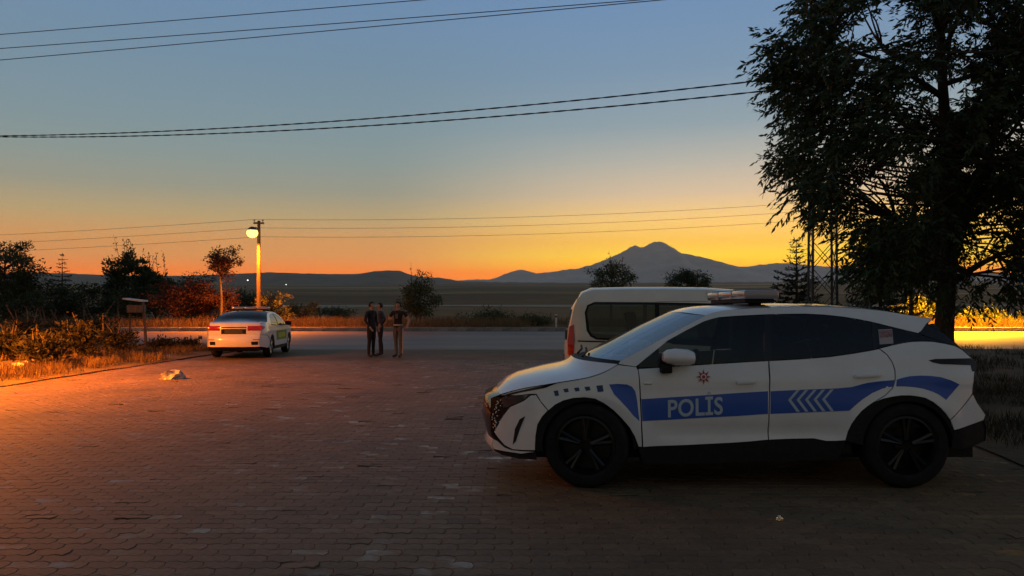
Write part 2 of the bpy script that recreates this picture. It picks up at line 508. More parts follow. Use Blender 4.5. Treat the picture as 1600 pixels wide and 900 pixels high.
ys = [-2500, -300, -60, -30, 0, 10, 20, 27.99, 28.0, 35, 42.04, 42.06, 42.6, 44, 46, 49, 53, 58, 64, 72, 82, 95, 112, 135, 165, 200, 250, 310,
      390, 480, 600, 750, 950, 1200, 1500, 1900, 2400, 3000, 3800, 4800, 6000, 7500, 9500, 12000, 16000, 20000, 23500]
NXG = 90
V, Fq = [], []
for y in ys:
    half = max(220.0, abs(y) * 0.95) if y > 0 else max(220.0, abs(y))
    for i in range(NXG + 1):
        u = i / NXG * 2 - 1
        x = half * (0.35 * u + 0.65 * u ** 3)
        V.append((x, y, terrain_z(x, y)))
for j in range(len(ys) - 1):
    for i in range(NXG):
        a = j * (NXG + 1) + i
        Fq.append((a, a + 1, a + NXG + 2, a + NXG + 1))
ground = link('ground', mesh_np('ground', V, Fq, True), M['fields'])
tag(ground, kind='structure', label='flat farm plain running out to the hills')

# a pale dirt track on a low bank across the fields
V, Fq = [], []
xs_ = np.linspace(-420, 260, 60)
for dy, up_ in ((-5, -1.2), (0, .35), (22, .35), (27, -1.2)):
    for x in xs_:
        yy = 318 + 10 * math.sin(x * .006) + dy
        V.append((x, yy, float(np.interp(yy, PROF_Y, PROF_Z)) + .35 + up_))
for j in range(3):
    for i in range(59): Fq.append((j * 60 + i, j * 60 + i + 1, j * 60 + i + 61, j * 60 + i + 60))
tag(link('farm_track', mesh_np('farm_track', V, Fq), pbr('track_dust', (0.34, 0.28, 0.20), 0.95, var=.2, vscale=.05)), 'pale dirt track running across the fields', kind='structure')

# the paved yard and its bed
me = bpy.data.meshes.new('paved_yard')
me.from_pydata([(VX - 1.2, -25, gz(-25) - 0.008), (60, -25, gz(-25) - 0.008), (60, LOT_END, gz(LOT_END) - 0.008), (VX - 1.2, LOT_END, gz(LOT_END) - 0.008)], [], [(0, 1, 2, 3)])
mpv = M['far_paving']   # stones too small to pick apart
yard = link('paved_yard', me, mpv)
tag(yard, kind='structure', label='yard paved with interlocking concrete stones')

# interlocking stones: wavy-sided blocks, laid in running bond
PL, PW, GAP = 0.224, 0.112, 0.0015
TILT = 0.02


def paver_outline():
    a, bb = 0.011, 0.008

    def warp(s, q):
        tri = lambda v: 2 * abs(2 * (v - math.floor(v + 0.5))) - 1
        return (s + bb * tri(q / PW), q + a * tri(s / (PL / 2)))
    pts = []
    n = 8
    for i in range(n): pts.append((PL * i / n, 0))
    pts += [(PL, 0), (PL, PW / 2)]
    for i in range(n, -1, -1): pts.append((PL * i / n, PW))
    pts.append((0, PW / 2))
    return [warp(s, q) for s, q in pts]


OUT = np.array(paver_outline()) - np.array([PL / 2, PW / 2])
nrm_ = np.zeros_like(OUT)
for i in range(len(OUT)):
    d = OUT[(i + 1) % len(OUT)] - OUT[i - 1]
    nn = np.array([d[1], -d[0]]); nrm_[i] = nn / (np.linalg.norm(nn) + 1e-9)
TOP = OUT - nrm_ * (GAP + 0.0028)
LOW = OUT - nrm_ * GAP
NP_ = len(OUT)
PV = np.vstack([np.c_[TOP, np.zeros(NP_)], np.c_[LOW, np.full(NP_, -0.0035)], np.c_[LOW, np.full(NP_, -0.02)]])
spots = []
for j in range(int(3.6 / PW), int(22.0 / PW)):
    y = j * PW
    half = 0.70 * y + (2.6 if y < 15 else 1.2)
    off = (j % 2) * PL / 2
    for i in range(int(-half / PL), int(half / PL) + 1):
        x = i * PL + off
        if x < VX - 0.1 or x > 8.6: continue
        if y > 8 and x > 5.6 + 0.10 * (y - 8): continue
        spots.append((x, y))
spots = np.array(spots)
dist = np.hypot(spots[:, 0], spots[:, 1])
inview = (np.abs(spots[:, 0] / spots[:, 1]) < 0.70) & (spots[:, 1] > 4.2)
order = np.lexsort((dist, ~inview))
spots = spots[order]
NS = len(spots)
# settlement: stones a few mm up and down and slightly tipped
sett = np.array([0.003 * vnoise(x, y, 0.5, 9.0) for x, y in spots]) + RNG.normal(0, 0.0007, NS)
tilt = RNG.normal(0, 0.006, (NS, 2)) + np.array([[0.012 * vnoise(x, y, 1.1, 4.0), 0.012 * vnoise(x, y, 1.1, 6.0)] for x, y in spots])
# here and there a stone has worked loose and stands up on one edge
loose = (RNG.random(NS) < 0.025 + 0.10 * np.array([max(0, vnoise(x, y, 0.45, 17.0)) for x, y in spots]))
tilt[loose, 0] += RNG.normal(-0.045, 0.035, int(loose.sum())); tilt[loose, 1] += RNG.normal(0, 0.03, int(loose.sum()))
sett[loose] += 0.002
pm = bpy.data.meshes.new('paver')
pf = [tuple(range(NP_))] + [(i, i + NP_, (i + 1) % NP_ + NP_, (i + 1) % NP_) for i in range(NP_)] + \
     [(i + NP_, i + 2 * NP_, (i + 1) % NP_ + 2 * NP_, (i + 1) % NP_ + NP_) for i in range(NP_)]
pm.from_pydata([tuple(v) for v in PV], [], [f[::-1] for f in pf][0:1] + pf[1:])
bmx = bmesh.new(); bmx.from_mesh(pm); bmesh.ops.recalc_face_normals(bmx, faces=bmx.faces)
if bmx.faces[0].normal.z < 0: bmesh.ops.reverse_faces(bmx, faces=bmx.faces)
bmx.to_mesh(pm); bmx.free()
pm.materials.append(M['paver'])
NSOLO = 300
for k in range(NSOLO):
    o = bpy.data.objects.new('paver', pm)
    o.location = (spots[k, 0], spots[k, 1], gz(spots[k, 1]) + sett[k])
    o.rotation_euler = (tilt[k, 0] - 0.02, tilt[k, 1], 0)
    o.parent = yard
    COL.objects.link(o)
rest = np.arange(NSOLO, NS)
nV = 2 * NP_
base = PV[:nV]
AV = np.repeat(base[None], len(rest), 0)
AV[:, :, 2] += AV[:, :, 1] * (tilt[rest, 0] - 0.02)[:, None] - AV[:, :, 0] * tilt[rest, 1][:, None]
AV[:, :, 0] += spots[rest, 0][:, None]; AV[:, :, 1] += spots[rest, 1][:, None]
AV[:, :, 2] += (np.array([gz(y) for y in spots[rest, 1]]) + sett[rest])[:, None]
me = bpy.data.meshes.new('paver_field')
nr = len(rest)
loops_top = (np.arange(nr)[:, None] * nV + np.arange(NP_)[None]).ravel()
quads = np.array([(i + NP_, (i + 1) % NP_ + NP_, (i + 1) % NP_, i) for i in range(NP_)])
loops_q = (np.arange(nr)[:, None, None] * nV + quads[None]).reshape(-1)
allv = np.concatenate([loops_top, loops_q]).astype(np.int32)
starts = np.concatenate([np.arange(nr) * NP_, nr * NP_ + np.arange(nr * NP_) * 4]).astype(np.int32)
tots = np.concatenate([np.full(nr, NP_), np.full(nr * NP_, 4)]).astype(np.int32)
me.vertices.add(nr * nV); me.vertices.foreach_set('co', AV.astype(np.float32).ravel())
me.loops.add(len(allv)); me.loops.foreach_set('vertex_index', allv)
me.polygons.add(len(starts)); me.polygons.foreach_set('use_smooth', np.zeros(len(starts), dtype=bool)); me.polygons.foreach_set('loop_start', starts); me.polygons.foreach_set('loop_total', tots)
me.update(calc_edges=True)
pfield = link('paver_field', me, M['paver'], yard)
tag(pfield, kind='stuff')

# the road across the end of the yard
me = bpy.data.meshes.new('road')
me.from_pydata([(-220, LOT_END, ROAD_Z), (220, LOT_END, ROAD_Z), (220, ROAD_END, ROAD_Z), (-220, ROAD_END, ROAD_Z)], [], [(0, 1, 2, 3)])
road = tag(link('road', me, M['asphalt']), kind='structure', label='asphalt road crossing beyond the paved yard')
# flush edge between yard and road, kerb beyond the road
kerb = tag(link('kerb', MB().box((0, 42.26, -0.48), (440, 0.02, 0.22)).mesh('kerb'), M['kerb']), kind='structure', label='low concrete kerb along the far side of the road')
ks = MB().box((0, 0, 0), (0.985, 0.22, 0.34)).mesh('kerb_stone', bevel=0.02, seg=1)
ks.materials.append(M['kerb'])
for i in range(-46, 47):
    o = bpy.data.objects.new('kerb_stone', ks); o.location = (i * 1.0, 42.13, -0.41 + random.uniform(-.008, .008)); o.parent = kerb
    o.rotation_euler = (0, random.uniform(-.006, .006), random.uniform(-.006, .006)); COL.objects.link(o)


def left_z(x, y):
    e = min(1.0, max(0.0, (VX + 0.15 - x) / 2.5))
    e2 = min(1.0, max(0.0, (LOT_END - y) / 1.5))
    return gz(y) + 0.015 + e * e2 * (0.10 + 0.10 * vnoise(x, y, 0.5, 2.0) + 0.05 * vnoise(x, y, 1.6, 5.0))


def right_edge(y):
    return 4.75 + 0.25 * (y - 7.0) if y < 9 else 5.25 + 0.14 * (y - 9) + 0.0


def right_z(x, y):
    e = min(1.0, max(0.0, (x - right_edge(y)) / 2.0)) * min(1.0, max(0.0, (y - 6.7) / 1.5)) * min(1.0, max(0.0, (LOT_END - y) / 1.5))
    return gz(y) + 0.016 + e * (0.06 + 0.07 * vnoise(x, y, 0.5, 12.0) + 0.05 * vnoise(x, y, 1.7, 15.0))


def patch(name, label, xs_of, ysl, zf, mat):
    V, Fq = [], []
    n = None
    for y in ysl:
        xs = xs_of(y); n = len(xs)
        V += [(x, y, zf(x, y)) for x in xs]
    for j in range(len(ysl) - 1):
        for i in range(n - 1):
            a = j * n + i
            Fq.append((a, a + 1, a + n + 1, a + n))
    return tag(link(name, mesh_np(name, V, Fq, True), mat), label, kind='structure')


lx = -9.75 - np.concatenate([np.linspace(0, 10, 50), np.linspace(10.6, 60, 40)])


def left_xs(y):
    xs = lx.copy(); xs[0] += 0.10 * vnoise(0, y, 0.9, 1.0); return xs[::-1]


patch('left_verge', 'bare weedy earth verge left of the paving', left_xs, np.arange(1.0, 27.98, 0.25), left_z, M['dirt'])
rx = np.concatenate([np.linspace(0, 8, 40), np.linspace(8.6, 60, 40)])


def right_xs(y):
    return right_edge(y) + 0.12 * vnoise(3, y, 1.1, 8.0) + rx


patch('right_verge', 'dark earth verge under the big tree', right_xs, np.arange(6.6, 27.98, 0.25), right_z, M['dirt'])

# ------------------------------------------------------------------ hills and mountain
def ridge(name, label, D, pts, base_row, depth, mat, nx=160, ny=28, rough=0.06, seed=1.0, front=1.0):
    """a range whose skyline runs through the given photo pixels, at distance D, with real depth"""
    px = np.linspace(pts[0][0], pts[-1][0], nx)
    py = np.interp(px, [p[0] for p in pts], [p[1] for p in pts])
    py = py + np.array([1.1 * noise.noise(Vector((q * .11, seed, 0))) + .7 * noise.noise(Vector((q * .31, seed, 4))) for q in px])
    V, Fq = [], []
    zb = H - (base_row - YE) / F * D
    for j in range(ny + 1):
        s = j / ny * 2 - 1
        for i in range(nx):
            x = (px[i] - 800) / F * D
            zt = H - (py[i] - YE) / F * D
            y = D + s * depth
            hgt = zt - zb
            fall = (1 - abs(s) ** 1.15)
            nzv = noise.fractal(Vector((x / (depth * .35) + seed, y / (depth * .5), seed)), 1.0, 2.0, 6)
            gul = abs(noise.noise(Vector((x / (depth * .10), y / (depth * .9) + seed, seed))))
            k = (1 - math.exp(-abs(s) * 6))
            z = zb + hgt * fall * (1 + k * (rough * 3 * nzv - rough * 2.2 * gul)) - (10 if abs(s) > 0.98 else 0)
            V.append((x, y, z))
    for j in range(ny):
        for i in range(nx - 1):
            a = j * nx + i
            Fq.append((a, a + 1, a + nx + 1, a + nx))
    return tag(link(name, mesh_np(name, V, Fq, True), mat), label, kind='structure')


ridge('mountain', 'distant volcano with a broad summit and long skirts', 19000,
      [(560, 446), (640, 442), (700, 439), (740, 437), (768, 437), (780, 432), (795, 426), (812, 421), (822, 423), (838, 427), (860, 425), (872, 424), (884, 421), (900, 420), (930, 412), (950, 404),
       (970, 395), (985, 386), (992, 383), (1000, 386), (1006, 386), (1014, 381), (1022, 378), (1030, 377), (1040, 380), (1046, 386), (1056, 394),
       (1066, 396), (1080, 399), (1095, 403), (1110, 408), (1130, 413), (1150, 417), (1175, 416), (1200, 412), (1230, 411), (1260, 414), (1300, 417), (1340, 421), (1400, 424), (1500, 425), (1700, 432), (1900, 440)],
      452, 4300, M['rock'], nx=760, ny=44, rough=0.08, seed=2.2)
ridge('hills', 'low flat-topped hills on the left skyline', 9500,
      [(-700, 430), (-300, 424), (0, 428), (60, 426), (100, 427), (180, 430), (290, 431), (360, 428), (430, 425.5), (500, 428), (560, 428), (585, 424), (605, 422), (625, 423),
       (640, 429), (660, 433), (690, 434), (715, 439), (740, 440), (800, 441), (900, 442), (1100, 441), (1300, 440), (1600, 438), (1900, 440)],
      450, 1500, M['hill'], nx=260, ny=20, rough=0.05, seed=5.0)

# ------------------------------------------------------------------ vehicle building blocks
class Car:
    def __init__(s, root, wfun, cx):
        s.root, s.w, s.cx = root, wfun, cx      # cx: middle of the car in its own length

    def dense(s, poly, step):
        out = []
        n = len(poly)
        for i in range(n):
            a, b_ = poly[i], poly[(i + 1) % n]
            d = math.hypot(b_[0] - a[0], b_[1] - a[1])
            k = max(1, int(math.ceil(d / step)))
            for j in range(k): out.append((a[0] + (b_[0] - a[0]) * j / k, a[1] + (b_[1] - a[1]) * j / k))
        return out

    def flat(s, poly, step=0.05, inset=0.0, holes=()):
        """triangulate a side-view outline with inner points"""
        p = s.dense(poly, step)
        n = len(p)
        area = sum(p[i][0] * p[(i + 1) % n][1] - p[(i + 1) % n][0] * p[i][1] for i in range(n))
        if area < 0: p = p[::-1]
        if inset:
            q = []
            for i in range(n):
                d = Vector(p[(i + 1) % n]) - Vector(p[i - 1])
                nn = Vector((-d.y, d.x)); nn = nn.normalized() if nn.length > 1e-9 else Vector((0, 0))
                q.append((p[i][0] + nn.x * inset, p[i][1] + nn.y * inset))
            p = q
        xs = [a[0] for a in p]; zs = [a[1] for a in p]
        pa = np.array(p)
        pts = [Vector(a) for a in p]
        for x in np.arange(min(xs) + step * .5, max(xs), step):
            for z in np.arange(min(zs) + step * .5, max(zs), step):
                ins = False
                j = n - 1
                for i in range(n):
                    if (p[i][1] > z) != (p[j][1] > z) and x < (p[j][0] - p[i][0]) * (z - p[i][1]) / (p[j][1] - p[i][1]) + p[i][0]: ins = not ins
                    j = i
                if ins and np.min(np.hypot(pa[:, 0] - x, pa[:, 1] - z)) > step * 0.45: pts.append(Vector((x, z)))
        ed = []
        hp = [s.dense(h, step) for h in holes]
        for h in hp:
            o_ = len(pts)
            pts += [Vector(a) for a in h]
            ed += [(o_ + i, o_ + (i + 1) % len(h)) for i in range(len(h))]
        r = delaunay_2d_cdt(pts, ed, [list(range(n))], 1, 1e-6)
        vv = [(v.x, v.y) for v in r[0]]

        def inside(q, h):
            c_ = False
            for i in range(len(h)):
                a, b_ = h[i], h[i - 1]
                if (a[1] > q[1]) != (b_[1] > q[1]) and q[0] < (b_[0] - a[0]) * (q[1] - a[1]) / (b_[1] - a[1]) + a[0]: c_ = not c_
            return c_
        ff = []
        for f in r[2]:
            cx_ = sum(vv[i][0] for i in f) / len(f); cz_ = sum(vv[i][1] for i in f) / len(f)
            if not any(inside((cx_, cz_), h) for h in hp): ff.append(tuple(f))
        return vv, ff

    def side(s, name, poly, mat, off=0.0, rim=0.015, inset=0.0025, step=0.05, sides=(-1, 1), parent=None, holes=()):
        v2, f2 = s.flat(poly, step, inset, holes)
        res = []
        for sd in sides:
            bm = bmesh.new()
            vs = [bm.verts.new((x, sd * (s.w(x, z) + off), z)) for x, z in v2]
            for f in f2:
                try: bm.faces.new([vs[i] for i in f])
                except ValueError: pass
            bm.normal_update()
            if sum(f.normal.y * f.calc_area() for f in bm.faces) * sd < 0: bmesh.ops.reverse_faces(bm, faces=bm.faces)
            for v in [v for v in bm.verts if not v.link_faces]: bm.verts.remove(v)
            if rim:
                be = [e for e in bm.edges if e.is_boundary]
                for e in be: e.smooth = False
                g = bmesh.ops.extrude_edge_only(bm, edges=be)
                for v in [x for x in g['geom'] if isinstance(x, bmesh.types.BMVert)]: v.co.y -= sd * rim
            res.append(link(name, bm_mesh(name, bm, True), mat, parent or s.root))
        return res

    def loft(s, name, st, mat, n=18, p=2.4, parent=None, out=None):
        """skin across the car through edge stations (x, z, half width, dx, dz at the middle)"""
        V, Fq = [], []
        for (x, z, w, dx, dz) in st:
            for i in range(n + 1):
                tt = i / n * 2 - 1
                tt = math.copysign(abs(tt) ** 0.8, tt)
                k = 1 - abs(tt) ** p
                V.append((x + dx * k, tt * w, z + dz * k))
        for j in range(len(st) - 1):
            for i in range(n):
                a = j * (n + 1) + i
                Fq.append((a, a + 1, a + n + 2, a + n + 1))
        me = mesh_np(name, V, Fq, True)
        bm = bmesh.new(); bm.from_mesh(me)
        bm.normal_update()
        ref = Vector((0, 0, 0))
        for f in bm.faces: ref += f.normal * f.calc_area()
        cen = sum((v.co for v in bm.verts), Vector()) / len(bm.verts) - Vector((s.cx, 0, 0.75))
        if ref.dot(Vector(out) if out else cen) < 0: bmesh.ops.reverse_faces(bm, faces=bm.faces)
        bm.to_mesh(me); bm.free()
        return link(name, me, mat, parent or s.root)

    def end_patch(s, name, st, y0, y1, z0, z1, mat, off, p=2.4, parent=None, ny=8, nz=4, sign=-1, zskew=0.0):
        """a lamp, plate or trim that lies on a lofted end face"""
        zs = [q[1] for q in st]
        o = np.argsort(zs)
        ip = lambda z, k: float(np.interp(z, np.array(zs)[o], np.array([q[k] for q in st])[o]))
        bm = bmesh.new(); g = []
        for j in range(nz + 1):
            row = []
            for i in range(ny + 1):
                y = y0 + (y1 - y0) * i / ny
                z = z0 + (z1 - z0) * j / nz + zskew * (i / ny)
                w = ip(z, 2)
                k = 1 - min(1.0, abs(y) / w) ** p
                row.append(bm.verts.new((ip(z, 0) + ip(z, 3) * k + sign * off, y, z)))
            g.append(row)
        for j in range(nz):
            for i in range(ny): bm.faces.new((g[j][i], g[j][i + 1], g[j + 1][i + 1], g[j + 1][i]))
        be = [e for e in bm.edges if e.is_boundary]
        for e in be: e.smooth = False
        gg = bmesh.ops.extrude_edge_only(bm, edges=be)
        for v in [x for x in gg['geom'] if isinstance(x, bmesh.types.BMVert)]: v.co.x -= sign * (off + 0.01)
        bmesh.ops.recalc_face_normals(bm, faces=bm.faces)
        return link(name, bm_mesh(name, bm, True), mat, parent or s.root)

    def wheel(s, x, y, r, width, sd, rim_mat, cut_mat, steer=0.0, spokes=5):
        w = MB().lathe([(0.0, 0.0), (0.06, 0.0), (0.065, 0.05), (0.0, 0.05)], 16, axis='Y')
        hub = w.obj('wheel', rim_mat, s.root, True)
        hub.location = (x, y, r)
        hub.rotation_euler = (0, random.uniform(0, 1), steer if sd < 0 else steer)
        h = width / 2
        rr = r * 0.69
        MB().lathe([(rr, -h * .8), (rr + .02, -h), (r * .9, -h), (r * .97, -h * .85), (r, -h * .55), (r, h * .55), (r * .97, h * .85), (r * .9, h), (rr + .02, h), (rr, h * .8), (rr, -h * .8)], 40, axis='Y').obj('tyre', M['rubber'], hub, True)
        # rim faces outward (sd)
        f = MB()
        f.lathe([(rr, sd * h * .8), (rr - .018, sd * h * .85), (rr - .03, sd * h * .6), (rr - .035, -sd * h * .3), (0.02, -sd * h * .3)], 40, axis='Y')
        rim = f.obj('rim', rim_mat, hub, True)
        for k in range(spokes):
            a = 2 * math.pi * k / spokes
            for da in (-0.13, 0.13):
                b0 = Vector((math.cos(a) * 0.05, sd * h * .62, math.sin(a) * 0.05))
                b1 = Vector((math.cos(a + da) * (rr - .02), sd * h * .72, math.sin(a + da) * (rr - .02)))
                q = MB().tube([b0, (b0 + b1) / 2, b1], [0.026, 0.02, 0.022], 6)
                link('spoke', q.mesh('spoke', True), cut_mat if da > 0 else rim_mat, rim)
        return hub


def set_on_ground(root, x, y, yaw, z=None):
    root.location = (x, y, gz(y) if z is None else z)
    up = Vector((0, 0.02, 1)).normalized()
    q = Vector((0, 0, 1)).rotation_difference(up) @ Quaternion((0, 0, 1), yaw)
    root.rotation_mode = 'QUATERNION'
    root.rotation_quaternion = q


def arc(cx, cz, r, a0, a1, n=10):
    return [(cx + r * math.cos(R(a0 + (a1 - a0) * i / n)), cz + r * math.sin(R(a0 + (a1 - a0) * i / n))) for i in range(n + 1)]


def rseat(car, x, y, z, face=1, mat=None, parent=None):
    m = MB().box((x, y, z + .10), (.5, .5, .16)).box((x + face * .24, y, z + .42), (.14, .5, .62), Matrix.Rotation(face * 0.25, 3, 'Y'))
    o = m.obj('seat', mat or M['seat'], parent or car.root, True, 0.04)
    MB().box((x + face * .34, y, z + .80), (.10, .26, .18), Matrix.Rotation(face * 0.2, 3, 'Y')).obj('headrest', mat or M['seat'], o, True, 0.03)
    return o


# ------------------------------------------------------------------ the police SUV (its own x runs nose to tail, near side is -y)
SUV_X, SUV_Y = 1.92, 7.12
suv = empty('police_suv', (SUV_X, SUV_Y, gz(SUV_Y)), 'white police SUV with blue side stripe and roof light bar, nearest vehicle', 'car')
WF, WR = (917 - 800) / F * 6.32 - SUV_X, (1409 - 800) / F * 6.32 - SUV_X


def w_suv(x, z):
    u, v = x + SUV_X + 0.20, 4.22 - (x + SUV_X)
    i = 0.0
    if u < 0.85: i += 0.42 * (min(1.2, (0.85 - u) / 0.85)) ** 2.3
    if v < 0.62: i += 0.25 * (min(1.2, (0.62 - v) / 0.62)) ** 2.2
    if z > 0.62:
        q = min(z, 1.0) - 0.62
        i += 0.045 * (q / 0.38) ** 2
        if z > 1.0: i += 0.237 * (z - 1.0) + 0.45 * (z - 1.0) ** 2
    if z < 0.5: i += 0.25 * (0.5 - z) ** 2
    mid = 1 / (1 + math.exp(-(x - WF - 0.55) / 0.06)) * 1 / (1 + math.exp((x - WR + 0.55) / 0.06))
    i += mid * 0.022 * math.exp(-((z - 0.47) / 0.055) ** 2)
    i -= 0.012 * math.exp(-((z - 0.90) / 0.05) ** 2)
    for xw in (WF, WR):
        r = math.hypot(x - xw, z - .35)
        i -= 0.020 * math.exp(-((r - 0.43) / 0.07) ** 2)
    return 0.915 - i


C = Car(suv, w_suv, 0.1)


def S1(px, py, off=0.0):
    D = 6.3
    for _ in range(6):
        x = (px - 800) / F * D - SUV_X
        z = H - (py - YE) / F * D - gz(SUV_Y)
        D = SUV_Y - w_suv(x, z) - off
    return x, z


def S(pts): return [S1(*p) for p in pts]


def ST(pts, offs):
    """loft stations from photo pixels on the near edge"""
    out = []
    for (px, py), (dx, dz) in zip(pts, offs):
        x, z = S1(px, py); out.append((x, z, w_suv(x, z), dx, dz))
    return out


ARCH_F = [(836, 708), (837, 685), (840, 667), (847, 655), (857, 645), (868, 636), (880, 630), (896, 626), (914, 625), (930, 627), (944, 634), (959, 645), (972, 658), (984, 672), (992, 686), (998, 702)]
ARCH_R = [(1322, 692), (1326, 678), (1332, 666), (1340, 655), (1348, 646), (1358, 638), (1368, 632), (1382, 627), (1396, 624), (1410, 622), (1424, 622), (1436, 623.5), (1448, 626), (1461, 633), (1472, 642), (1480, 651), (1486, 660), (1492, 675)]
# painted panels
C.side('front_wing', S([(782, 620), (800, 614.5), (820, 610), (846, 606), (872, 602), (898, 598), (920, 594), (936, 589), (948, 584), (958, 578), (966, 573.5), (995, 577), (998, 583), (1000, 610), (1002, 660), (1003.5, 702)] + ARCH_F[::-1][:12] + [(846, 632), (838, 619), (828, 619), (806, 621)]), M['white'])
C.side('front_door', S([(998, 580), (1030, 578), (1060, 576), (1100, 573.5), (1140, 571), (1172, 569), (1202, 567.5), (1203, 590), (1203, 620), (1202, 650), (1201, 691), (1170, 694), (1140, 696), (1070, 699.5), (1005, 702.5), (1003, 660), (1001, 610)]), M['white'])
C.side('rear_door', S([(1203.5, 567.5), (1250, 565), (1300, 561), (1335, 556), (1364, 551), (1376, 548.5), (1388, 558), (1396, 570), (1400, 583), (1400, 597), (1396, 610), (1384, 622), (1368, 631.5)] + ARCH_R[:7][::-1][1:] + [(1307, 693), (1292, 693), (1272, 689), (1240, 689.5), (1202, 691), (1203, 650), (1204, 616)]), M['white'])
C.side('rear_quarter', S([(1377, 548), (1396, 543), (1412, 539.5), (1428, 537), (1444, 536.5), (1460, 537), (1478, 540), (1494, 543.5), (1506, 550), (1516, 559), (1524, 566), (1527, 573), (1524, 590), (1522, 606), (1521, 619), (1505, 640), (1487, 659)] + ARCH_R[6:-1][::-1] + [(1385, 622), (1397, 610), (1401, 597), (1401, 583), (1397, 570), (1389, 558)]), M['white'])
C.side('rear_bumper', S([(1522, 620), (1529, 634), (1536, 644), (1541, 652), (1538, 660), (1520, 667), (1492, 676), (1487, 660), (1506, 640)]), M['white'])
C.side('front_bumper', S([(797, 638.5), (808, 634), (819, 629), (829, 621), (838, 620.5), (846, 633), (856, 645), (847, 655), (840, 667), (837, 685), (836, 707), (818, 706.5), (801, 705), (788, 698), (777, 685), (772, 677), (777, 668), (786, 652)]), M['white'])
C.side('lower_lip', S([(771, 688), (777, 691), (788, 701), (800, 706), (818, 708), (836, 709), (815, 712), (790, 708), (772, 704), (768.5, 698)]), M['white'], off=0.004)
C.side('roof_rail', S([(970, 567), (995, 554), (1020, 540.5), (1060, 518.5), (1104, 495.5), (1118, 490.5), (1135, 487), (1180, 484), (1240, 482), (1300, 482), (1348, 485), (1388, 489), (1416, 494), (1440, 498), (1460, 501), (1450, 509), (1442, 520), (1437, 523.5), (1404, 515.5), (1384, 510.5), (1364, 505.5), (1342, 501), (1320, 497.5), (1290, 494.2), (1260, 492.7), (1230, 493), (1200, 493.7), (1160, 495.7), (1140, 497), (1124, 498.5), (1112, 501.5), (1100, 505.5), (1072, 520), (1044, 535.5), (1020, 555), (998, 573.5), (994, 576.5), (967, 572.5)]), M['white'], inset=0.001)
# glazing
C.side('front_window', S([(997, 578), (1001, 572), (1020, 556), (1044, 536.5), (1072, 521), (1100, 506.5), (1112, 502.5), (1124, 499.5), (1160, 496.7), (1195, 495), (1195, 567.5), (1140, 570), (1100, 572.5), (1060, 575), (1030, 577)]), M['glass_front'], off=-0.006, rim=0, inset=0)
C.side('rear_window', S([(1206, 494.5), (1230, 494), (1260, 493.7), (1290, 495.2), (1320, 498.5), (1342, 502), (1364, 506.5), (1366, 549.5), (1335, 555), (1300, 560), (1250, 564), (1206, 566.5)]), M['glass_rear'], off=-0.006, rim=0, inset=0)
C.side('quarter_window', S([(1372, 508.5), (1384, 511.5), (1404, 516.5), (1437, 524.5), (1452, 530), (1470, 535), (1490, 541.5), (1478, 539.5), (1460, 536.2), (1444, 535.6), (1428, 536), (1412, 538.5), (1396, 542), (1376, 547), (1372, 548)]), M['glass_rear'], off=-0.006, rim=0, inset=0)
C.side('door_pillar', S([(1195, 494.5), (1206, 494), (1206, 567), (1195, 568)]), M['gloss_black'], off=-0.004, inset=0)
C.side('rear_pillar', S([(1364.5, 506.5), (1372, 508), (1372, 548.5), (1366, 550)]), M['gloss_black'], off=-0.004, inset=0)
C.side('mirror_base_plate', S([(997, 578), (1001, 572), (1020, 556), (1030, 548), (1032, 577)]), M['gloss_black'], off=-0.003, inset=0)
C.side('tailgate_trim', S([(1449, 511), (1462, 508), (1478, 523), (1493, 536), (1507, 550), (1493, 543), (1470, 535), (1452, 529.5), (1439, 523.5)]), M['gloss_black'], off=-0.005)
# dark trim
C.side('wheel_arch_trim', [q for q in S([(x, y) for x, y in ARCH_F])] + arc(WF, 0.345, 0.375, -5, 188, 16), M['black'], off=-0.012, inset=0.0, rim=0.10)
C.side('wheel_arch_trim', [q for q in S(ARCH_R)] + arc(WR, 0.345, 0.375, -2, 178, 16), M['black'], off=-0.012, inset=0.0, rim=0.10)
C.side('sill_trim', S([(998, 703), (1070, 700.5), (1140, 697), (1202, 692), (1240, 690.5), (1272, 690), (1292, 694), (1322, 693), (1316, 712), (1310, 722), (1160, 726), (1006, 730)]), M['black'], off=-0.01, inset=0.0, rim=0.2)
C.side('rear_skirt', S([(1492, 677), (1520, 668), (1538, 661.5), (1542, 672), (1541, 692), (1520, 702), (1500, 706), (1489, 704)]), M['black'], off=-0.008, inset=0)
C.side('front_skirt', S([(772, 706), (790, 710), (815, 713), (837, 710), (839, 722), (812, 720), (784, 713)]), M['black'], off=-0.008, inset=0)
# lamps, grille, vent
C.side('grille_corner', S([(767, 624), (781, 623), (786, 640), (796, 638), (785, 652), (776, 668), (770, 678), (771, 687), (767, 680), (766, 655)]), M['gloss_black'], off=-0.006, inset=0)
C.side('headlight', S([(782, 624), (800, 621.5), (827, 619.5), (818, 628.5), (807, 633.5), (796, 637.5), (787, 639)]), M['headlens'], off=0.002, inset=0.001)
C.side('daytime_light_slit', S([(783, 621), (800, 616), (835, 608.5), (874, 601), (852, 609.5), (815, 616), (790, 621.5)]), M['gloss_black'], off=0.0025, inset=0, rim=0.006)
C.side('bumper_vent', S([(820.5, 653.5), (812, 658), (804.5, 673), (801, 697.5), (806, 692), (812, 674)]), M['black'], off=0.003, inset=0, rim=0.006)
C.side('tail_light', S([(1453, 566.5), (1464, 564.3), (1500, 563.5), (1519, 563), (1528, 569), (1526, 583), (1521, 584), (1519, 574), (1490, 573), (1472, 572.5), (1460, 570)]), M['darklens'], off=0.003, inset=0)
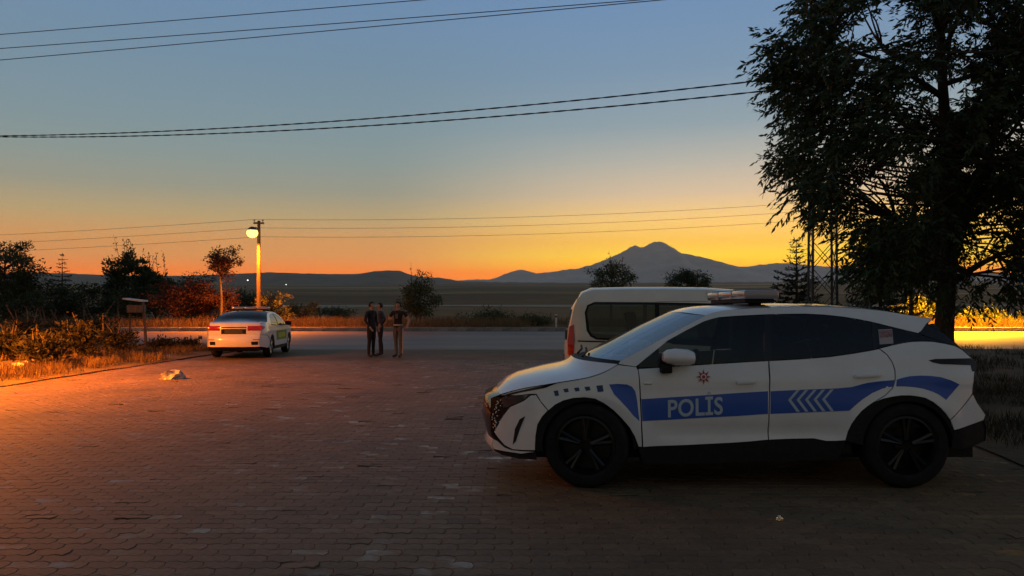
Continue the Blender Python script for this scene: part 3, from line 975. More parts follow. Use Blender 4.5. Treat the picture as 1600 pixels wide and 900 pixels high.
# livery
C.side('livery_stripe', S([(952, 604.5), (966, 603.5), (980, 604.5), (988, 608), (993, 615), (996, 630), (999.5, 662), (990, 653), (980, 641), (970, 630), (960, 620)]), M['blue'], off=0.0025, inset=0, rim=0.003, step=0.03)
C.side('livery_stripe', S([(1002.5, 627.5), (1050, 624.5), (1100, 621.5), (1150, 618), (1201, 615), (1200.5, 650.5), (1150, 654), (1100, 656.5), (1050, 659.5), (1004, 662)]), M['blue'], off=0.0025, inset=0, rim=0.003, step=0.03)
C.side('livery_stripe', S([(1205, 615), (1260, 612.5), (1310, 610.5), (1332, 608.5), (1345, 605), (1356, 602), (1376, 599.5), (1399.5, 597.5), (1397.5, 607.5), (1380, 611), (1364, 618), (1350, 627), (1340, 635), (1328, 645.5), (1280, 647.5), (1204.5, 650.5)]), M['blue'], off=0.0025, inset=0, rim=0.003, step=0.03)
C.side('livery_stripe', S([(1403, 597), (1412, 594), (1424, 591.5), (1440, 590.5), (1456, 591), (1472, 593), (1488, 598), (1501, 604.5), (1490, 617), (1480, 628.5), (1470, 621), (1460, 616), (1444, 611), (1428, 608.5), (1415, 607.5), (1402, 607.5)]), M['blue'], off=0.0025, inset=0, rim=0.003, step=0.03)
for (x0, y0, w_, h_) in ((865, 613.5, 7, 9), (880, 610.5, 7.5, 6.5), (897, 609, 7.5, 6.5), (913.5, 607.5, 8, 7), (932, 605.5, 10, 11)):
    C.side('livery_check', S([(x0, y0 + 1), (x0 + w_, y0), (x0 + w_ + 1.5, y0 + h_ - 1), (x0 + 2.5, y0 + h_)]), M['dkblue'], off=0.0025, inset=0, rim=0.003, step=0.03, sides=(-1,))
for k in range(5):
    x0 = 1232 + k * 13.3; y0 = 613.3 - k * .25
    C.side('chevron', S([(x0, y0 + 15.5), (x0 + 13.5, y0), (x0 + 18.5, y0 - .2), (x0 + 5, y0 + 15.3), (x0 + 18.5, y0 + 33.5), (x0 + 13.5, y0 + 34)]), M['decal'], off=0.005, inset=0, rim=0.002, step=0.02, sides=(-1,))
# eight-pointed emblem on the door
ecx, ecy = 1100, 592.5
star = []
for k in range(16):
    r_ = 13.2 if k % 2 == 0 else 7.2
    star.append((ecx + r_ * math.cos(R(k * 22.5 + 90)), ecy + r_ * math.sin(R(k * 22.5 + 90))))
em = C.side('door_emblem', S(star), M['whitevinyl'], off=0.003, inset=0, rim=0.002, step=0.02, sides=(-1,))[0]
star2 = []
for k in range(16):
    r_ = 11.2 if k % 2 == 0 else 5.4
    star2.append((ecx + r_ * math.cos(R(k * 22.5 + 90)), ecy + r_ * math.sin(R(k * 22.5 + 90))))
C.side('emblem_star', S(star2), M['red'], off=0.0045, inset=0, rim=0.001, step=0.02, sides=(-1,), parent=em)
C.side('emblem_disc', S([(ecx + 4.6 * math.cos(R(k * 30)), ecy + 4.6 * math.sin(R(k * 30))) for k in range(12)]), M['whitevinyl'], off=0.006, inset=0, rim=0.001, step=0.02, sides=(-1,), parent=em)
C.side('emblem_centre', S([(ecx + 2.8 * math.cos(R(k * 30)), ecy + 2.8 * math.sin(R(k * 30))) for k in range(12)]), M['red'], off=0.0072, inset=0, rim=0.001, step=0.02, sides=(-1,), parent=em)
# window sticker: red field with white print over a white strip
C.side('window_sticker', S([(1375, 518), (1396.5, 517), (1398.5, 540), (1377, 541.5)]), M['sticker'], off=-0.003, inset=0, rim=0.002, step=0.03, sides=(-1,))
C.side('sticker_print', S([(1376, 519.3), (1395.8, 518.3), (1397, 529.5), (1377, 531)]), M['stickred'], off=-0.0015, inset=0, rim=0.001, step=0.03, sides=(-1,))
# lettering
fc = bpy.data.curves.new('lettering', 'FONT')
fc.body = 'POL\u0130S'; fc.size = 1.0; fc.offset = 0.022; fc.resolution_u = 4; fc.space_character = 1.04
fo = bpy.data.objects.new('lettering_tmp', fc); COL.objects.link(fo)
dg = bpy.context.evaluated_depsgraph_get()
tm = bpy.data.meshes.new_from_object(fo.evaluated_get(dg))
bpy.data.objects.remove(fo)
co = np.array([v.co[:] for v in tm.vertices])
capz = max(v[1] for v in co if v[0] < 0.5)     # height of the P
x0, x1 = co[:, 0].min(), co[:, 0].max()
tl, tr = (1044, 655.3), (1130, 650.3)          # baseline left and right
cap_px = 26.5
me = bpy.data.meshes.new('lettering')
vs = []
for v in co:
    a = (v[0] - x0) / (x1 - x0)
    q = S1(tl[0] + (tr[0] - tl[0]) * a, tl[1] + (tr[1] - tl[1]) * a - v[1] / capz * cap_px)
    vs.append((q[0], -(w_suv(*q) + 0.0055), q[1]))
me.from_pydata(vs, [], [tuple(p.vertices) for p in tm.polygons])
link('lettering', me, M['decal'], suv)
# door handles
for nm, a, b_ in (('door_handle', (1151, 601.5), (1181, 599.5)), ('door_handle', (1336, 591.5), (1376, 589))):
    p0, p1 = S1(*a), S1(*b_)
    for sd in (-1, 1):
        h = MB().box(((p0[0] + p1[0]) / 2, sd * (w_suv(*p0) + 0.022), (p0[1] + p1[1]) / 2), (p1[0] - p0[0], 0.024, 0.03), Matrix.Rotation(-0.05, 3, 'Y'))
        h.obj(nm, M['white'], suv, True, 0.009)
# indicator glint on the wing: small side repeater
p0 = S1(1013, 603)
MB().box((p0[0], -(w_suv(*p0) + 0.004), p0[1]), (0.07, 0.01, 0.014)).obj('side_repeater', M['chrome'], suv, True, 0.003)
# top skins
BON = [(781, 618.5), (800, 613.3), (820, 609), (846, 605), (872, 601), (898, 597), (920, 593), (936, 588), (948, 583), (958, 577.5), (966, 572.5)]
C.loft('bonnet', ST(BON, [(-.035, .012), (-.05, .05), (-.06, .058), (-.07, .06), (-.09, .06), (-.12, .056), (-.16, .05), (-.20, .044), (-.24, .036), (-.28, .024), (-.31, .010)]), M['white'], p=3.0, out=(0, 0, 1))
C.loft('cowl', ST([(966, 572), (970, 567.5)], [(-.31, -.005), (-.22, .0)]), M['black'], p=3.0, out=(0, 0, 1))
SCR = [(970, 567), (995, 554), (1020, 540.5), (1060, 518.5), (1104, 495.5)]
C.loft('windscreen', ST(SCR, [(-.22, .0), (-.205, .012), (-.19, .02), (-.165, .028), (-.14, .03)]), M['glass_screen'], p=2.2, out=(-1, 0, 1))
ROOF = [(1104, 495.5), (1118, 490.5), (1135, 487), (1180, 484), (1240, 482), (1300, 482), (1348, 485), (1388, 489), (1416, 494), (1440, 498), (1460, 501)]
C.loft('roof', ST(ROOF, [(-.14, .03), (-.12, .034), (-.10, .036), (-.05, .036), (0, .036), (0, .034), (0, .030), (0, .028), (.02, .026), (.04, .024), (.06, .022)]), M['white'], p=2.6, out=(0, 0, 1))
C.loft('spoiler_underside', ST([(1460, 501.5), (1452, 509)], [(.06, .02), (.03, .02)]), M['gloss_black'], out=(1, 0, -1))
C.loft('rear_windscreen', ST([(1452, 509), (1478, 523), (1493, 536), (1507, 550), (1520, 562)], [(.03, .02), (.05, .02), (.06, .01), (.07, 0), (.07, 0)]), M['glass_rear'], out=(1, 0, 1))
TAIL = ST([(1520, 562), (1527, 571), (1524, 590), (1521.5, 619), (1529, 634), (1541, 652), (1538, 661)], [(.07, 0), (.08, 0), (.09, 0), (.10, 0), (.09, 0), (.08, 0), (.08, 0)])
C.loft('tailgate', TAIL, M['white'], out=(1, 0, 0))
C.loft('rear_diffuser', ST([(1538, 661), (1542, 672), (1541, 692), (1500, 706)], [(.08, 0), (.08, 0), (.07, 0), (.0, 0)]), M['black'], out=(1, 0, -.3))
C.loft('front_grille', ST([(781, 619), (767, 624), (766, 655), (770, 679), (771, 688)], [(-.03, 0), (-.07, 0), (-.09, 0), (-.08, 0), (-.07, 0)]), M['gloss_black'], out=(-1, 0, 0))
C.loft('front_lip', ST([(771, 688), (768.5, 698), (772, 705)], [(-.07, 0), (-.08, 0), (-.07, 0)]), M['white'], out=(-1, 0, 0))
C.loft('front_undertray', ST([(772, 705), (784, 713), (812, 720)], [(-.07, 0), (-.02, 0), (0, 0)]), M['black'], out=(-1, 0, -1))
# grille studs
gs = MB().lathe([(0.0, 0), (0.009, 0.0), (0.006, 0.006), (0.0, 0.007)], 6).mesh('grille_stud')
gs.materials.append(M['chrome'])
for k in range(26):
    px_ = random.uniform(768, 789); py_ = 628 + k * 1.75
    if px_ > 790 - (py_ - 626) * 0.32: px_ = 768 + (px_ - 768) * .4
    q = S1(px_, py_)
    o = bpy.data.objects.new('grille_stud', gs); COL.objects.link(o); o.parent = suv
    o.location = (q[0], -(w_suv(*q) - 0.004), q[1]); o.rotation_euler = (R(90), 0, -R(38))
# light bar across the roof
zr = S1(1180, 484)[1] + 0.036
lb = MB().box((0.24, 0, zr + .028), (0.26, 1.14, 0.035)).obj('light_bar', M['black'], suv, True, 0.01)
for yy, mt in ((-0.43, M['lightbar']), (0.0, M['lightbar']), (0.43, M['lightbar'])):
    MB().box((0.24, yy, zr + .083), (0.30, 0.40 if yy else 0.44, 0.075)).obj('light_bar_lens', mt, lb, True, 0.022, seg=3)
MB().box((0.24, 0, zr + .125), (0.24, 1.12, 0.012)).obj('light_bar_cover', M['belt'], lb, True, 0.004)
for yy in (-.42, .42):
    MB().box((0.24, yy, zr + .002), (0.10, 0.06, 0.05)).obj('light_bar_foot', M['black'], lb, True, 0.006)
MB().lathe([(0.012, 0), (0.01, .03), (0.004, .06), (0.003, .2)], 8, c=(1.45, 0, zr - .02)).obj('aerial', M['black'], suv, True)
# mirrors
for sd in (-1, 1):
    mc = MB()
    prof = [(0.0, .50), (.03, .82), (.10, 1.0), (.20, .95), (.25, .70), (.265, .0)]
    V_, F_ = [], []
    q0 = S1(1033, 563)
    n_ = 14
    for (dx, sc_) in prof:
        for k in range(n_):
            a = 2 * math.pi * k / n_
            yy = math.cos(a) * 0.10 * max(sc_, .05); zz = math.sin(a) * 0.078 * max(sc_, .05)
            zz = zz * (1.0 if zz > 0 else .8) - dx * .03
            V_.append((q0[0] + dx, sd * (w_suv(*q0) + .10 + yy), q0[1] + .012 + zz))
    for i in range(len(prof) - 1):
        for k in range(n_): F_.append((i * n_ + k, i * n_ + (k + 1) % n_, (i + 1) * n_ + (k + 1) % n_, (i + 1) * n_ + k))
    F_.append(tuple(range(n_)))
    mir = mc.add(V_, F_).obj('door_mirror', M['white'], suv, True)
    MB().box((q0[0] + .03, sd * (w_suv(*q0) + .055), q0[1] - .085), (.09, .13, .07)).obj('mirror_foot', M['black'], mir, True, 0.015)
# wipers
for yy in (-.35, .15):
    q = S1(950, 570)
    MB().tube([(q[0] - .16, yy, q[1] + .02), (q[0] - .10, yy + .25, q[1] + .05), (q[0] - .08, yy + .5, q[1] + .07)], 0.012, 6).obj('wiper', M['black'], suv)
# underbody, cabin
MB().box((0.08, 0, 0.34), (3.9, 1.30, 0.26)).box((0.1, 0, .36), (1.6, 1.70, .16)).obj('underbody', M['black'], suv)
MB().box((0.25, 0, 0.52), (2.8, 1.62, 0.06)).obj('cabin_floor', M['interior'], suv)
MB().box((-0.62, 0, 0.84), (0.42, 1.52, 0.26)).obj('dashboard', M['interior'], suv, True, 0.06)
sw = MB()
for k in range(20):
    pass
swp = [(-0.33 + 0.06 * math.sin(2 * math.pi * k / 20), -0.38 + .18 * math.cos(2 * math.pi * k / 20), .93 + .18 * math.sin(2 * math.pi * k / 20)) for k in range(21)]
sw.tube(swp, 0.016, 8).obj('steering_wheel', M['interior'], suv, True)
for yy in (-.38, .38):
    rseat(C, 0.12, yy, .52); rseat(C, 1.00, yy, .54)
MB().box((0.68, -.62, 1.22), (0.025, .05, .26), Matrix.Rotation(-0.75, 3, 'Y')).obj('seat_belt', M['belt'], suv)
for x, st_ in ((WF, R(-14)), (WR, 0)):
    for sd in (-1, 1):
        C.wheel(x, sd * 0.80, 0.352, 0.225, sd, M['rim'], M['rim_cut'], st_)
set_on_ground(suv, SUV_X, SUV_Y, 0)

# ------------------------------------------------------------------ the warm-lit white van behind it (tail to the left)
van = empty('passenger_van', (0, 0, 0), 'warm-lit white passenger van with dark side windows, parked behind the police SUV', 'van')


def w_van(x, z):
    i = 0.0
    if x < .25: i += 0.10 * (min(1.3, (0.25 - x) / .25)) ** 2.2
    if x > 3.6: i += 0.36 * (min(1.2, (x - 3.6) / .75)) ** 2.2
    if z > 1.0: i += 0.11 * (z - 1.0) + (0.10 * ((z - 1.5) / .22) ** 2 if z > 1.5 else 0)
    if z < .5: i += 0.3 * (.5 - z) ** 2
    i += 0.012 * math.exp(-((z - 1.02) / .02) ** 2) * (1 if .12 < x < 2.0 else 0)
    return 0.91 - i


CV = Car(van, w_van, 2.1)
ax, ar = 0.78, 0.37
fx = 3.45
wtop, wbot = 1.555, 1.085
WIN1 = [(.29, wbot + .10), (.33, wbot + .04), (.40, wbot + .005), (1.18, wbot - .04), (1.18, wtop - .005), (.36, wtop), (.28, wtop - .04), (.255, wtop - .12)]
WIN2 = [(1.24, wbot - .045), (2.12, wbot - .09), (2.12, wtop - .03), (1.24, wtop - .008)]
WIN3 = [(2.22, wbot - .095), (3.05, wbot - .12), (3.02, wbot + .02), (2.72, wtop - .06), (2.22, wtop - .035)]
top = [(.13, 1.62), (.20, 1.70), (.34, 1.745), (.8, 1.752), (1.4, 1.752), (1.9, 1.745), (2.25, 1.72), (2.55, 1.66), (2.85, 1.52)]
CV.side('rear_quarter', [(0.0, .55), (-.005, .90), (.02, 1.2), (.08, 1.5)] + top[:6] + [(1.9, wtop + .03), (1.21, wtop + .03), (1.21, wbot - .08), (.60, 1.03), (1.21, 1.00), (1.21, .42)] + arc(ax, .32, ar, 12, 168, 12) + [(.38, .40), (.1, .42)], M['cream'], holes=(WIN1,))
# the panel above is one sheet; the glass lies in its opening as dark panes set proud of it
for nm, W_ in (('side_window', WIN1), ('side_window', WIN2)):
    CV.side(nm, W_, M['glass_van'], off=0.004, rim=0.004, inset=0.0)
CV.side('window_seal', [(.25, wbot + .10), (.30, wbot + .02), (.38, wbot - .02), (1.20, wbot - .07), (2.16, wbot - .12), (2.16, wtop), (1.20, wtop + .02), (.36, wtop + .025), (.26, wtop - .02), (.225, wtop - .12)], M['black'], off=0.0015, rim=0.003, inset=0, holes=(WIN1, WIN2))
CV.side('sliding_door', [(1.21, wtop + .03), (1.9, wtop + .03), (1.9, 1.745), (2.16, 1.727), (2.16, .36), (1.21, .36)], M['cream'], holes=(WIN2,))
CV.side('front_door', [(2.165, 1.725), (2.25, 1.72), (2.55, 1.66), (2.85, 1.52), (3.1, 1.33), (3.28, 1.0), (3.1, .62), (3.02, .36), (2.165, .36)], M['cream'], holes=(WIN3,))
CV.side('front_window', WIN3, M['glass_van'], off=0.004, rim=0.004, inset=0)
CV.side('front_wing', [(3.29, 1.0), (3.7, .98), (4.05, .88), (4.2, .7), (4.25, .45), (3.84, .40)] + arc(fx, .32, ar, 12, 160, 12) + [(3.06, .40), (3.11, .62)], M['cream'])
CV.side('sill', [(1.16, .355), (3.03, .355), (3.03, .22), (1.16, .22)], M['black'], off=-.01, rim=.1)
CV.side('rear_bumper', [(-.06, .30), (-.07, .53), (.1, .54), (.38, .39), (.40, .28)], M['black'], off=.004)
CV.side('door_rail', [(.13, 1.035), (.62, 1.022), (1.15, 1.01), (1.15, 1.03), (.62, 1.042), (.13, 1.052)], M['black'], off=0.004, rim=.004, inset=0)
CV.side('tail_light', [(-.012, .86), (-.012, 1.05), (.015, 1.24), (.075, 1.27), (.085, 1.05), (.07, .85), (.03, .80)], M['taillight'], off=0.006, rim=.03, inset=0, step=.03)
stt = lambda pts, offs: [(x, z, w_van(x, z), dx, dz) for (x, z), (dx, dz) in zip(pts, offs)]
CV.loft('roof', stt(top, [(0, .01), (-.02, .03), (-.02, .045), (0, .05), (0, .05), (.01, .05), (.06, .045), (.10, .03), (.13, .01)]), M['cream'], p=4, out=(0, 0, 1))
CV.loft('windscreen', stt([(2.85, 1.52), (3.1, 1.33), (3.32, 1.02)], [(.13, .01), (.15, .01), (.18, 0)]), M['glass_screen'], out=(1, 0, 1))
CV.loft('bonnet', stt([(3.32, 1.02), (3.7, .98), (4.05, .88), (4.2, .7), (4.25, .45), (4.22, .28)], [(.18, 0), (.12, .04), (.10, .05), (.10, 0), (.10, 0), (.08, 0)]), M['cream'], out=(1, 0, 1))
VR = stt([(0.0, .50), (-.005, .90), (.02, 1.2), (.08, 1.5), (.13, 1.62)], [(-.05, 0), (-.06, 0), (-.06, 0), (-.04, 0), (-.02, 0)])
CV.loft('tailgate', VR, M['cream'], p=4, out=(-1, 0, 0))
CV.end_patch('rear_window', VR, -.68, .68, 1.05, 1.48, M['glass_rear'], .005, p=4)
CV.end_patch('number_plate', VR, -.26, .26, .72, .83, M['plate'], .012, p=4)
CV.loft('bumper_face', stt([(-.06, .30), (-.07, .53), (0, .56)], [(-.05, 0), (-.05, 0), (0, 0)]), M['black'], p=4, out=(-1, 0, 0))
MB().box((2.05, 0, .34), (3.7, 1.3, .24)).obj('underbody', M['black'], van)
MB().box((1.9, 0, .52), (3.2, 1.6, .05)).obj('cabin_floor', M['interior'], van)
MB().lathe([(0.02, 0), (0.012, .04), (0.004, .07), (0.003, .28)], 8, c=(1.9, 0, 1.79)).obj('aerial', M['black'], van, True)
for x in (1.25, 2.35):
    for yy in (-.4, .4): rseat(CV, x, yy, .55, -1)
for sd in (-1, 1):
    MB().box((2.95, sd * 1.0, 1.12), (.12, .16, .22)).obj('door_mirror', M['black'], van, True, .03)
    CV.wheel(ax, sd * .78, .315, .2, sd, M['rim_silver'], M['rim_silver'])
    CV.wheel(fx, sd * .78, .315, .2, sd, M['rim_silver'], M['rim_silver'])
VY = 11.25
set_on_ground(van, (889 - 800) / F * (VY - .85) + .06, VY, R(-4.5))

# ------------------------------------------------------------------ the white sedan by the verge (seen from behind)
sed = empty('police_sedan', (0, 0, 0), 'white patrol sedan with green door panel and roof light bar, parked by the weedy verge', 'car')


def w_sed(x, z):
    i = 0.0
    if x < .55: i += 0.17 * (min(1.2, (0.55 - x) / .55)) ** 2.3
    if x > 3.85: i += 0.33 * (min(1.2, (x - 3.85) / .75)) ** 2.3
    if z > .62:
        q = min(z, .97) - .62; i += .04 * (q / .35) ** 2
        if z > .97: i += .30 * (z - .97) + .55 * (z - .97) ** 2
    if z < .5: i += .3 * (.5 - z) ** 2
    i -= .012 * math.exp(-((z - .80) / .05) ** 2)
    return .90 - i


CS = Car(sed, w_sed, 2.3)
sa, sf, sr = 1.0, 3.66, .37
CS.side('rear_wing', [(.04, .72), (.03, .93), (.10, 1.05), (.35, 1.075), (.52, 1.09), (.80, 1.04), (1.2, .99), (1.52, .975), (1.56, .75), (1.50, .55)] + arc(sa, .33, sr, 30, 150, 10) + [(.64, .60), (.36, .70)], M['sedan'])
CS.side('rear_bumper', [(.02, .36), (-.02, .50), (.0, .64), (.04, .715), (.35, .695), (.60, .57), (.66, .45), (.63, .33), (.4, .31)], M['sedan'])
CS.side('rear_door', [(1.525, .975), (2.0, .972), (2.38, .965), (2.38, .33), (1.42, .33), (1.36, .42), (1.30, .545), (1.505, .55), (1.565, .75)], M['sedan'])
CS.side('front_door', [(2.385, .965), (2.9, .955), (3.28, .95), (3.25, .6), (3.2, .33), (2.385, .33)], M['sedan'])
CS.side('front_wing', [(3.285, .95), (3.32, 1.0), (3.8, .93), (4.2, .86), (4.42, .74), (4.50, .55), (4.48, .34), (4.06, .33)] + arc(sf, .33, sr, 4, 176, 14) + [(3.21, .33), (3.26, .6)], M['sedan'])
CS.side('sill', [(1.4, .325), (3.25, .325), (3.25, .22), (1.4, .22)], M['black'], off=-.01, rim=.1)
GT = [(.66, 1.10), (.90, 1.215), (1.15, 1.315), (1.40, 1.37), (1.8, 1.40), (2.2, 1.40), (2.55, 1.365), (2.85, 1.25), (3.2, 1.0)]
GW = [(1.02, 1.02), (1.12, 1.12), (1.30, 1.24), (1.48, 1.305), (1.8, 1.345), (2.2, 1.345), (2.5, 1.315), (2.75, 1.215), (3.1, .985)]
CS.side('roof_rail', [(.52, 1.092)] + GT + [(3.3, .955)] + [(3.12, .965)] + GW[::-1] + [(.98, 1.015), (.80, 1.045)], M['sedan'], inset=.001)
CS.side('side_window', GW + [(3.12, .965), (2.4, .975), (1.6, .985)], M['glass_front'], off=-.006, rim=0, inset=0)
CS.side('window_pillar', [(2.02, .98), (2.10, .98), (2.14, 1.345), (2.06, 1.345)], M['black'], off=-.004, inset=0)
GRN = [(1.62, .50), (1.60, .80), (2.36, .80), (2.36, .50)]
CS.side('green_panel', GRN, M['green'], off=.0025, rim=.003, inset=0)
CS.side('green_panel', [(2.40, .50), (2.40, .80), (3.20, .80), (3.17, .50)], M['green'], off=.0025, rim=.003, inset=0)
CS.side('yellow_panel', [(1.90, .57), (1.90, .73), (2.34, .73), (2.34, .57)], M['yellow'], off=.0045, rim=.002, inset=0)
CS.side('yellow_panel', [(2.42, .57), (2.42, .73), (2.95, .73), (2.95, .57)], M['yellow'], off=.0045, rim=.002, inset=0)
sts = lambda pts, offs: [(x, z, w_sed(x, z), dx, dz) for (x, z), (dx, dz) in zip(pts, offs)]
CS.loft('boot_lid', sts([(.10, 1.05), (.14, 1.068), (.35, 1.078), (.54, 1.092)], [(-.11, .02), (-.08, .025), (-.03, .015), (.05, .02)]), M['sedan'], p=3, out=(0, 0, 1))
CS.loft('rear_windscreen', sts([(.54, 1.095), (.66, 1.10), (.90, 1.215), (1.15, 1.315), (1.40, 1.37)], [(.05, .02), (-.06, .01), (-.09, .015), (-.10, .02), (-.10, .035)]), M['glass_rear'], p=2.6, out=(-1, 0, 1))
CS.loft('roof', sts(GT[3:7], [(-.10, .035), (-.02, .04), (.02, .04), (.10, .035)]), M['sedan'], p=2.6, out=(0, 0, 1))
CS.loft('windscreen', sts(GT[6:], [(.10, .035), (.15, .03), (.20, .0)]), M['glass_screen'], p=2.4, out=(1, 0, 1))
CS.loft('bonnet', sts([(3.22, 1.0), (3.32, 1.0), (3.8, .93), (4.2, .86), (4.42, .74), (4.50, .55), (4.48, .34)], [(.20, 0), (.18, .02), (.10, .05), (.08, .05), (.12, 0), (.14, 0), (.10, 0)]), M['sedan'], p=3, out=(1, 0, 1))
SR = sts([(.03, .70), (.03, .93), (.10, 1.05)], [(-.10, 0), (-.11, 0), (-.11, .02)])
CS.loft('boot_face', SR, M['sedan'], p=3, out=(-1, 0, 0))
SB = sts([(.02, .36), (-.02, .50), (.0, .64), (.04, .715)], [(-.12, 0), (-.13, 0), (-.13, 0), (-.10, 0)])
CS.loft('bumper_face', SB, M['sedan'], p=3, out=(-1, 0, 0))
CS.loft('rear_diffuser', sts([(.02, .36), (.10, .25)], [(-.10, 0), (-.04, 0)]), M['black'], p=3, out=(-1, 0, 0))
for sd in (-1, 1):
    CS.end_patch('tail_light', SR, sd * .40, sd * .795, .845, .985, M['taillight'], .008, p=3)
    CS.side('tail_light', [(.025, .85), (.025, .94), (.07, 1.0), (.26, .97), (.30, .93), (.16, .87)], M['taillight'], off=.004, rim=.01, inset=0, step=.03, sides=(sd,))
    CS.end_patch('bumper_vent', SB, sd * .52, sd * .70, .42, .52, M['black'], .004, p=3)
    CS.end_patch('reflector', SB, sd * .56, sd * .74, .56, .585, M['taillight'], .005, p=3)
CS.end_patch('number_plate_recess', SR, -.36, .36, .745, .895, M['black'], .004, p=3)
CS.end_patch('number_plate', SR, -.26, .26, .765, .875, M['plate'], .010, p=3)
CS.end_patch('boot_trim', SR, -.37, .37, .925, .955, M['black'], .006, p=3)
MB().box((2.2, 0, .32), (4.0, 1.25, .2)).obj('underbody', M['black'], sed)
MB().box((2.1, 0, .48), (2.8, 1.5, .05)).obj('cabin_floor', M['interior'], sed)
for x in (1.35, 2.3):
    for yy in (-.38, .38): rseat(CS, x, yy, .42, -1)
slb = MB().box((2.0, 0, 1.475), (.22, 1.15, .03)).obj('light_bar', M['black'], sed, True, .008)
for yy in (-.40, .0, .40):
    MB().box((2.0, yy, 1.525), (.27, .37, .07)).obj('light_bar_lens', M['lightbar'], slb, True, .02)
for yy in (-.42, .42): MB().box((2.0, yy, 1.44), (.1, .06, .06)).obj('light_bar_foot', M['black'], slb)
for sd in (-1, 1):
    q = MB().box((2.98, sd * 1.0, 1.02), (.10, .20, .14)).obj('door_mirror', M['black'], sed, True, .03)
    CS.wheel(sa, sd * .77, .33, .21, sd, M['rim_silver'], M['rim_silver'])
    CS.wheel(sf, sd * .77, .33, .21, sd, M['rim_silver'], M['rim_silver'])
# heading away from the camera, a touch to the left
set_on_ground(sed, -8.30, 22.55, R(90 + 5.5))

# ------------------------------------------------------------------ plants
def leaf_mesh(name, C_, Dn, Ln, Wd, up=None):
    """one rhombic, slightly folded leaf per row: centre of stalk, direction, length, width"""
    n = len(C_)
    Dn = Dn / (np.linalg.norm(Dn, axis=1, keepdims=True) + 1e-9)
    rnd = RNG.normal(size=(n, 3)) if up is None else up + RNG.normal(scale=0.45, size=(n, 3))
    S_ = np.cross(Dn, rnd); S_ /= (np.linalg.norm(S_, axis=1, keepdims=True) + 1e-9)
    Ln = np.asarray(Ln).reshape(-1, 1) * np.ones((n, 1)); Wd = np.asarray(Wd).reshape(-1, 1) * np.ones((n, 1))
    V = np.stack([C_, C_ + Dn * Ln * .42 + S_ * Wd * .5, C_ + Dn * Ln, C_ + Dn * Ln * .42 - S_ * Wd * .5], 1).reshape(-1, 3)
    Fq = np.arange(n * 4).reshape(n, 4)
    return mesh_np(name, V, Fq)


def unit(n):
    v = RNG.normal(size=(n, 3)); return v / np.linalg.norm(v, axis=1, keepdims=True)


def limb(mb, a, b_, r0, r1, bend=0.15, n=5, sides=6):
    a, b_ = Vector(a), Vector(b_)
    d = b_ - a
    off = Vector(tuple(RNG.normal(size=3))) * d.length * bend * .5
    pts, rad = [], []
    for i in range(n + 1):
        q = i / n
        pts.append(a + d * q + off * math.sin(q * math.pi) + Vector((0, 0, 1)) * d.length * bend * .4 * math.sin(q * math.pi))
        rad.append(r0 + (r1 - r0) * q)
    mb.tube(pts, rad, sides, caps=False)
    return pts


def broadleaf(name, label, loc, h, crown_c, crown_r, ncl, per, leaf, mats=('leaf', 'bark'), tr=0.09, cl_r=0.30, droop=0.3, cat='tree', group=None,
              multi=1, sprout=0, lean=0.0, hollow=0.45):
    """tree or shrub: trunk(s) with limbs to every leaf clump; crown_c, crown_r relative to the base"""
    root = empty(name, loc, label, cat, group)
    cc, cr = np.array(crown_c), np.array(crown_r)
    tr_mb = MB()
    cls, out = [], []
    while len(cls) < ncl:
        u = unit(1)[0] * (hollow + (1 - hollow) * RNG.random()) * (0.80 + 0.35 * RNG.random())
        q = cc + u * cr
        if q[2] < 0.12: continue
        cls.append(q)
    starts = []
    for k in range(multi):
        bx_ = np.array([RNG.normal() * .12 * (multi > 1), RNG.normal() * .12 * (multi > 1), -0.15])
        topp = cc + np.array([RNG.normal() * cr[0] * .25 * (multi > 1) + lean, RNG.normal() * cr[1] * .25 * (multi > 1), cr[2] * .35])
        starts.append(limb(tr_mb, bx_, topp, tr * (1 if multi == 1 else .6), tr * .25, 0.06, 8, 8))
    P_, D_, L_ = [], [], []
    for q in cls:
        st = starts[int(RNG.integers(len(starts)))]
        i = min(range(2, len(st)), key=lambda k: abs(st[k].z - (q[2] - 0.5 * np.linalg.norm(q[:2] - cc[:2]))))
        pts = limb(tr_mb, st[i], q, tr * .28, tr * .06, 0.2, 4, 5)
        m = int(per * RNG.uniform(.6, 1.3))
        rr = cl_r * RNG.uniform(.7, 1.3)
        g = RNG.normal(size=(m, 3)) * np.array([1, 1, .7]) * rr * .55 + q
        d = (g - q) / rr + (q - cc) / np.linalg.norm(cr) * .8 + RNG.normal(size=(m, 3)) * .5 - np.array([0, 0, droop])
        P_.append(g); D_.append(d)
        L_.append(leaf * RNG.uniform(.6, 1.3, m))
    for k in range(sprout):
        a = cc + np.array([RNG.normal() * cr[0] * .35, RNG.normal() * cr[1] * .3, cr[2] * .6])
        e = a + np.array([RNG.normal() * .15 - .1, 0, RNG.uniform(.5, 1.0) * cr[2] * 1.1])
        limb(tr_mb, a, e, .02, .006, .05, 4, 5)
        m = int(per * .25); q = RNG.random(m)[:, None]
        P_.append(a + (e - a) * q + RNG.normal(size=(m, 3)) * .05); D_.append(unit(m) + np.array([0, 0, .5])); L_.append(leaf * RNG.uniform(.5, 1, m))
    P_ = np.vstack(P_); D_ = np.vstack(D_); L_ = np.concatenate(L_)
    P_[:, 2] = np.maximum(P_[:, 2], 0.03)
    tr_mb.obj('trunk' if cat == 'tree' else 'stems', M[mats[1]], root, True)
    link('crown' if cat == 'tree' else 'foliage', leaf_mesh('crown', P_, D_, L_, L_ * .42), M[mats[0]], root)
    return root


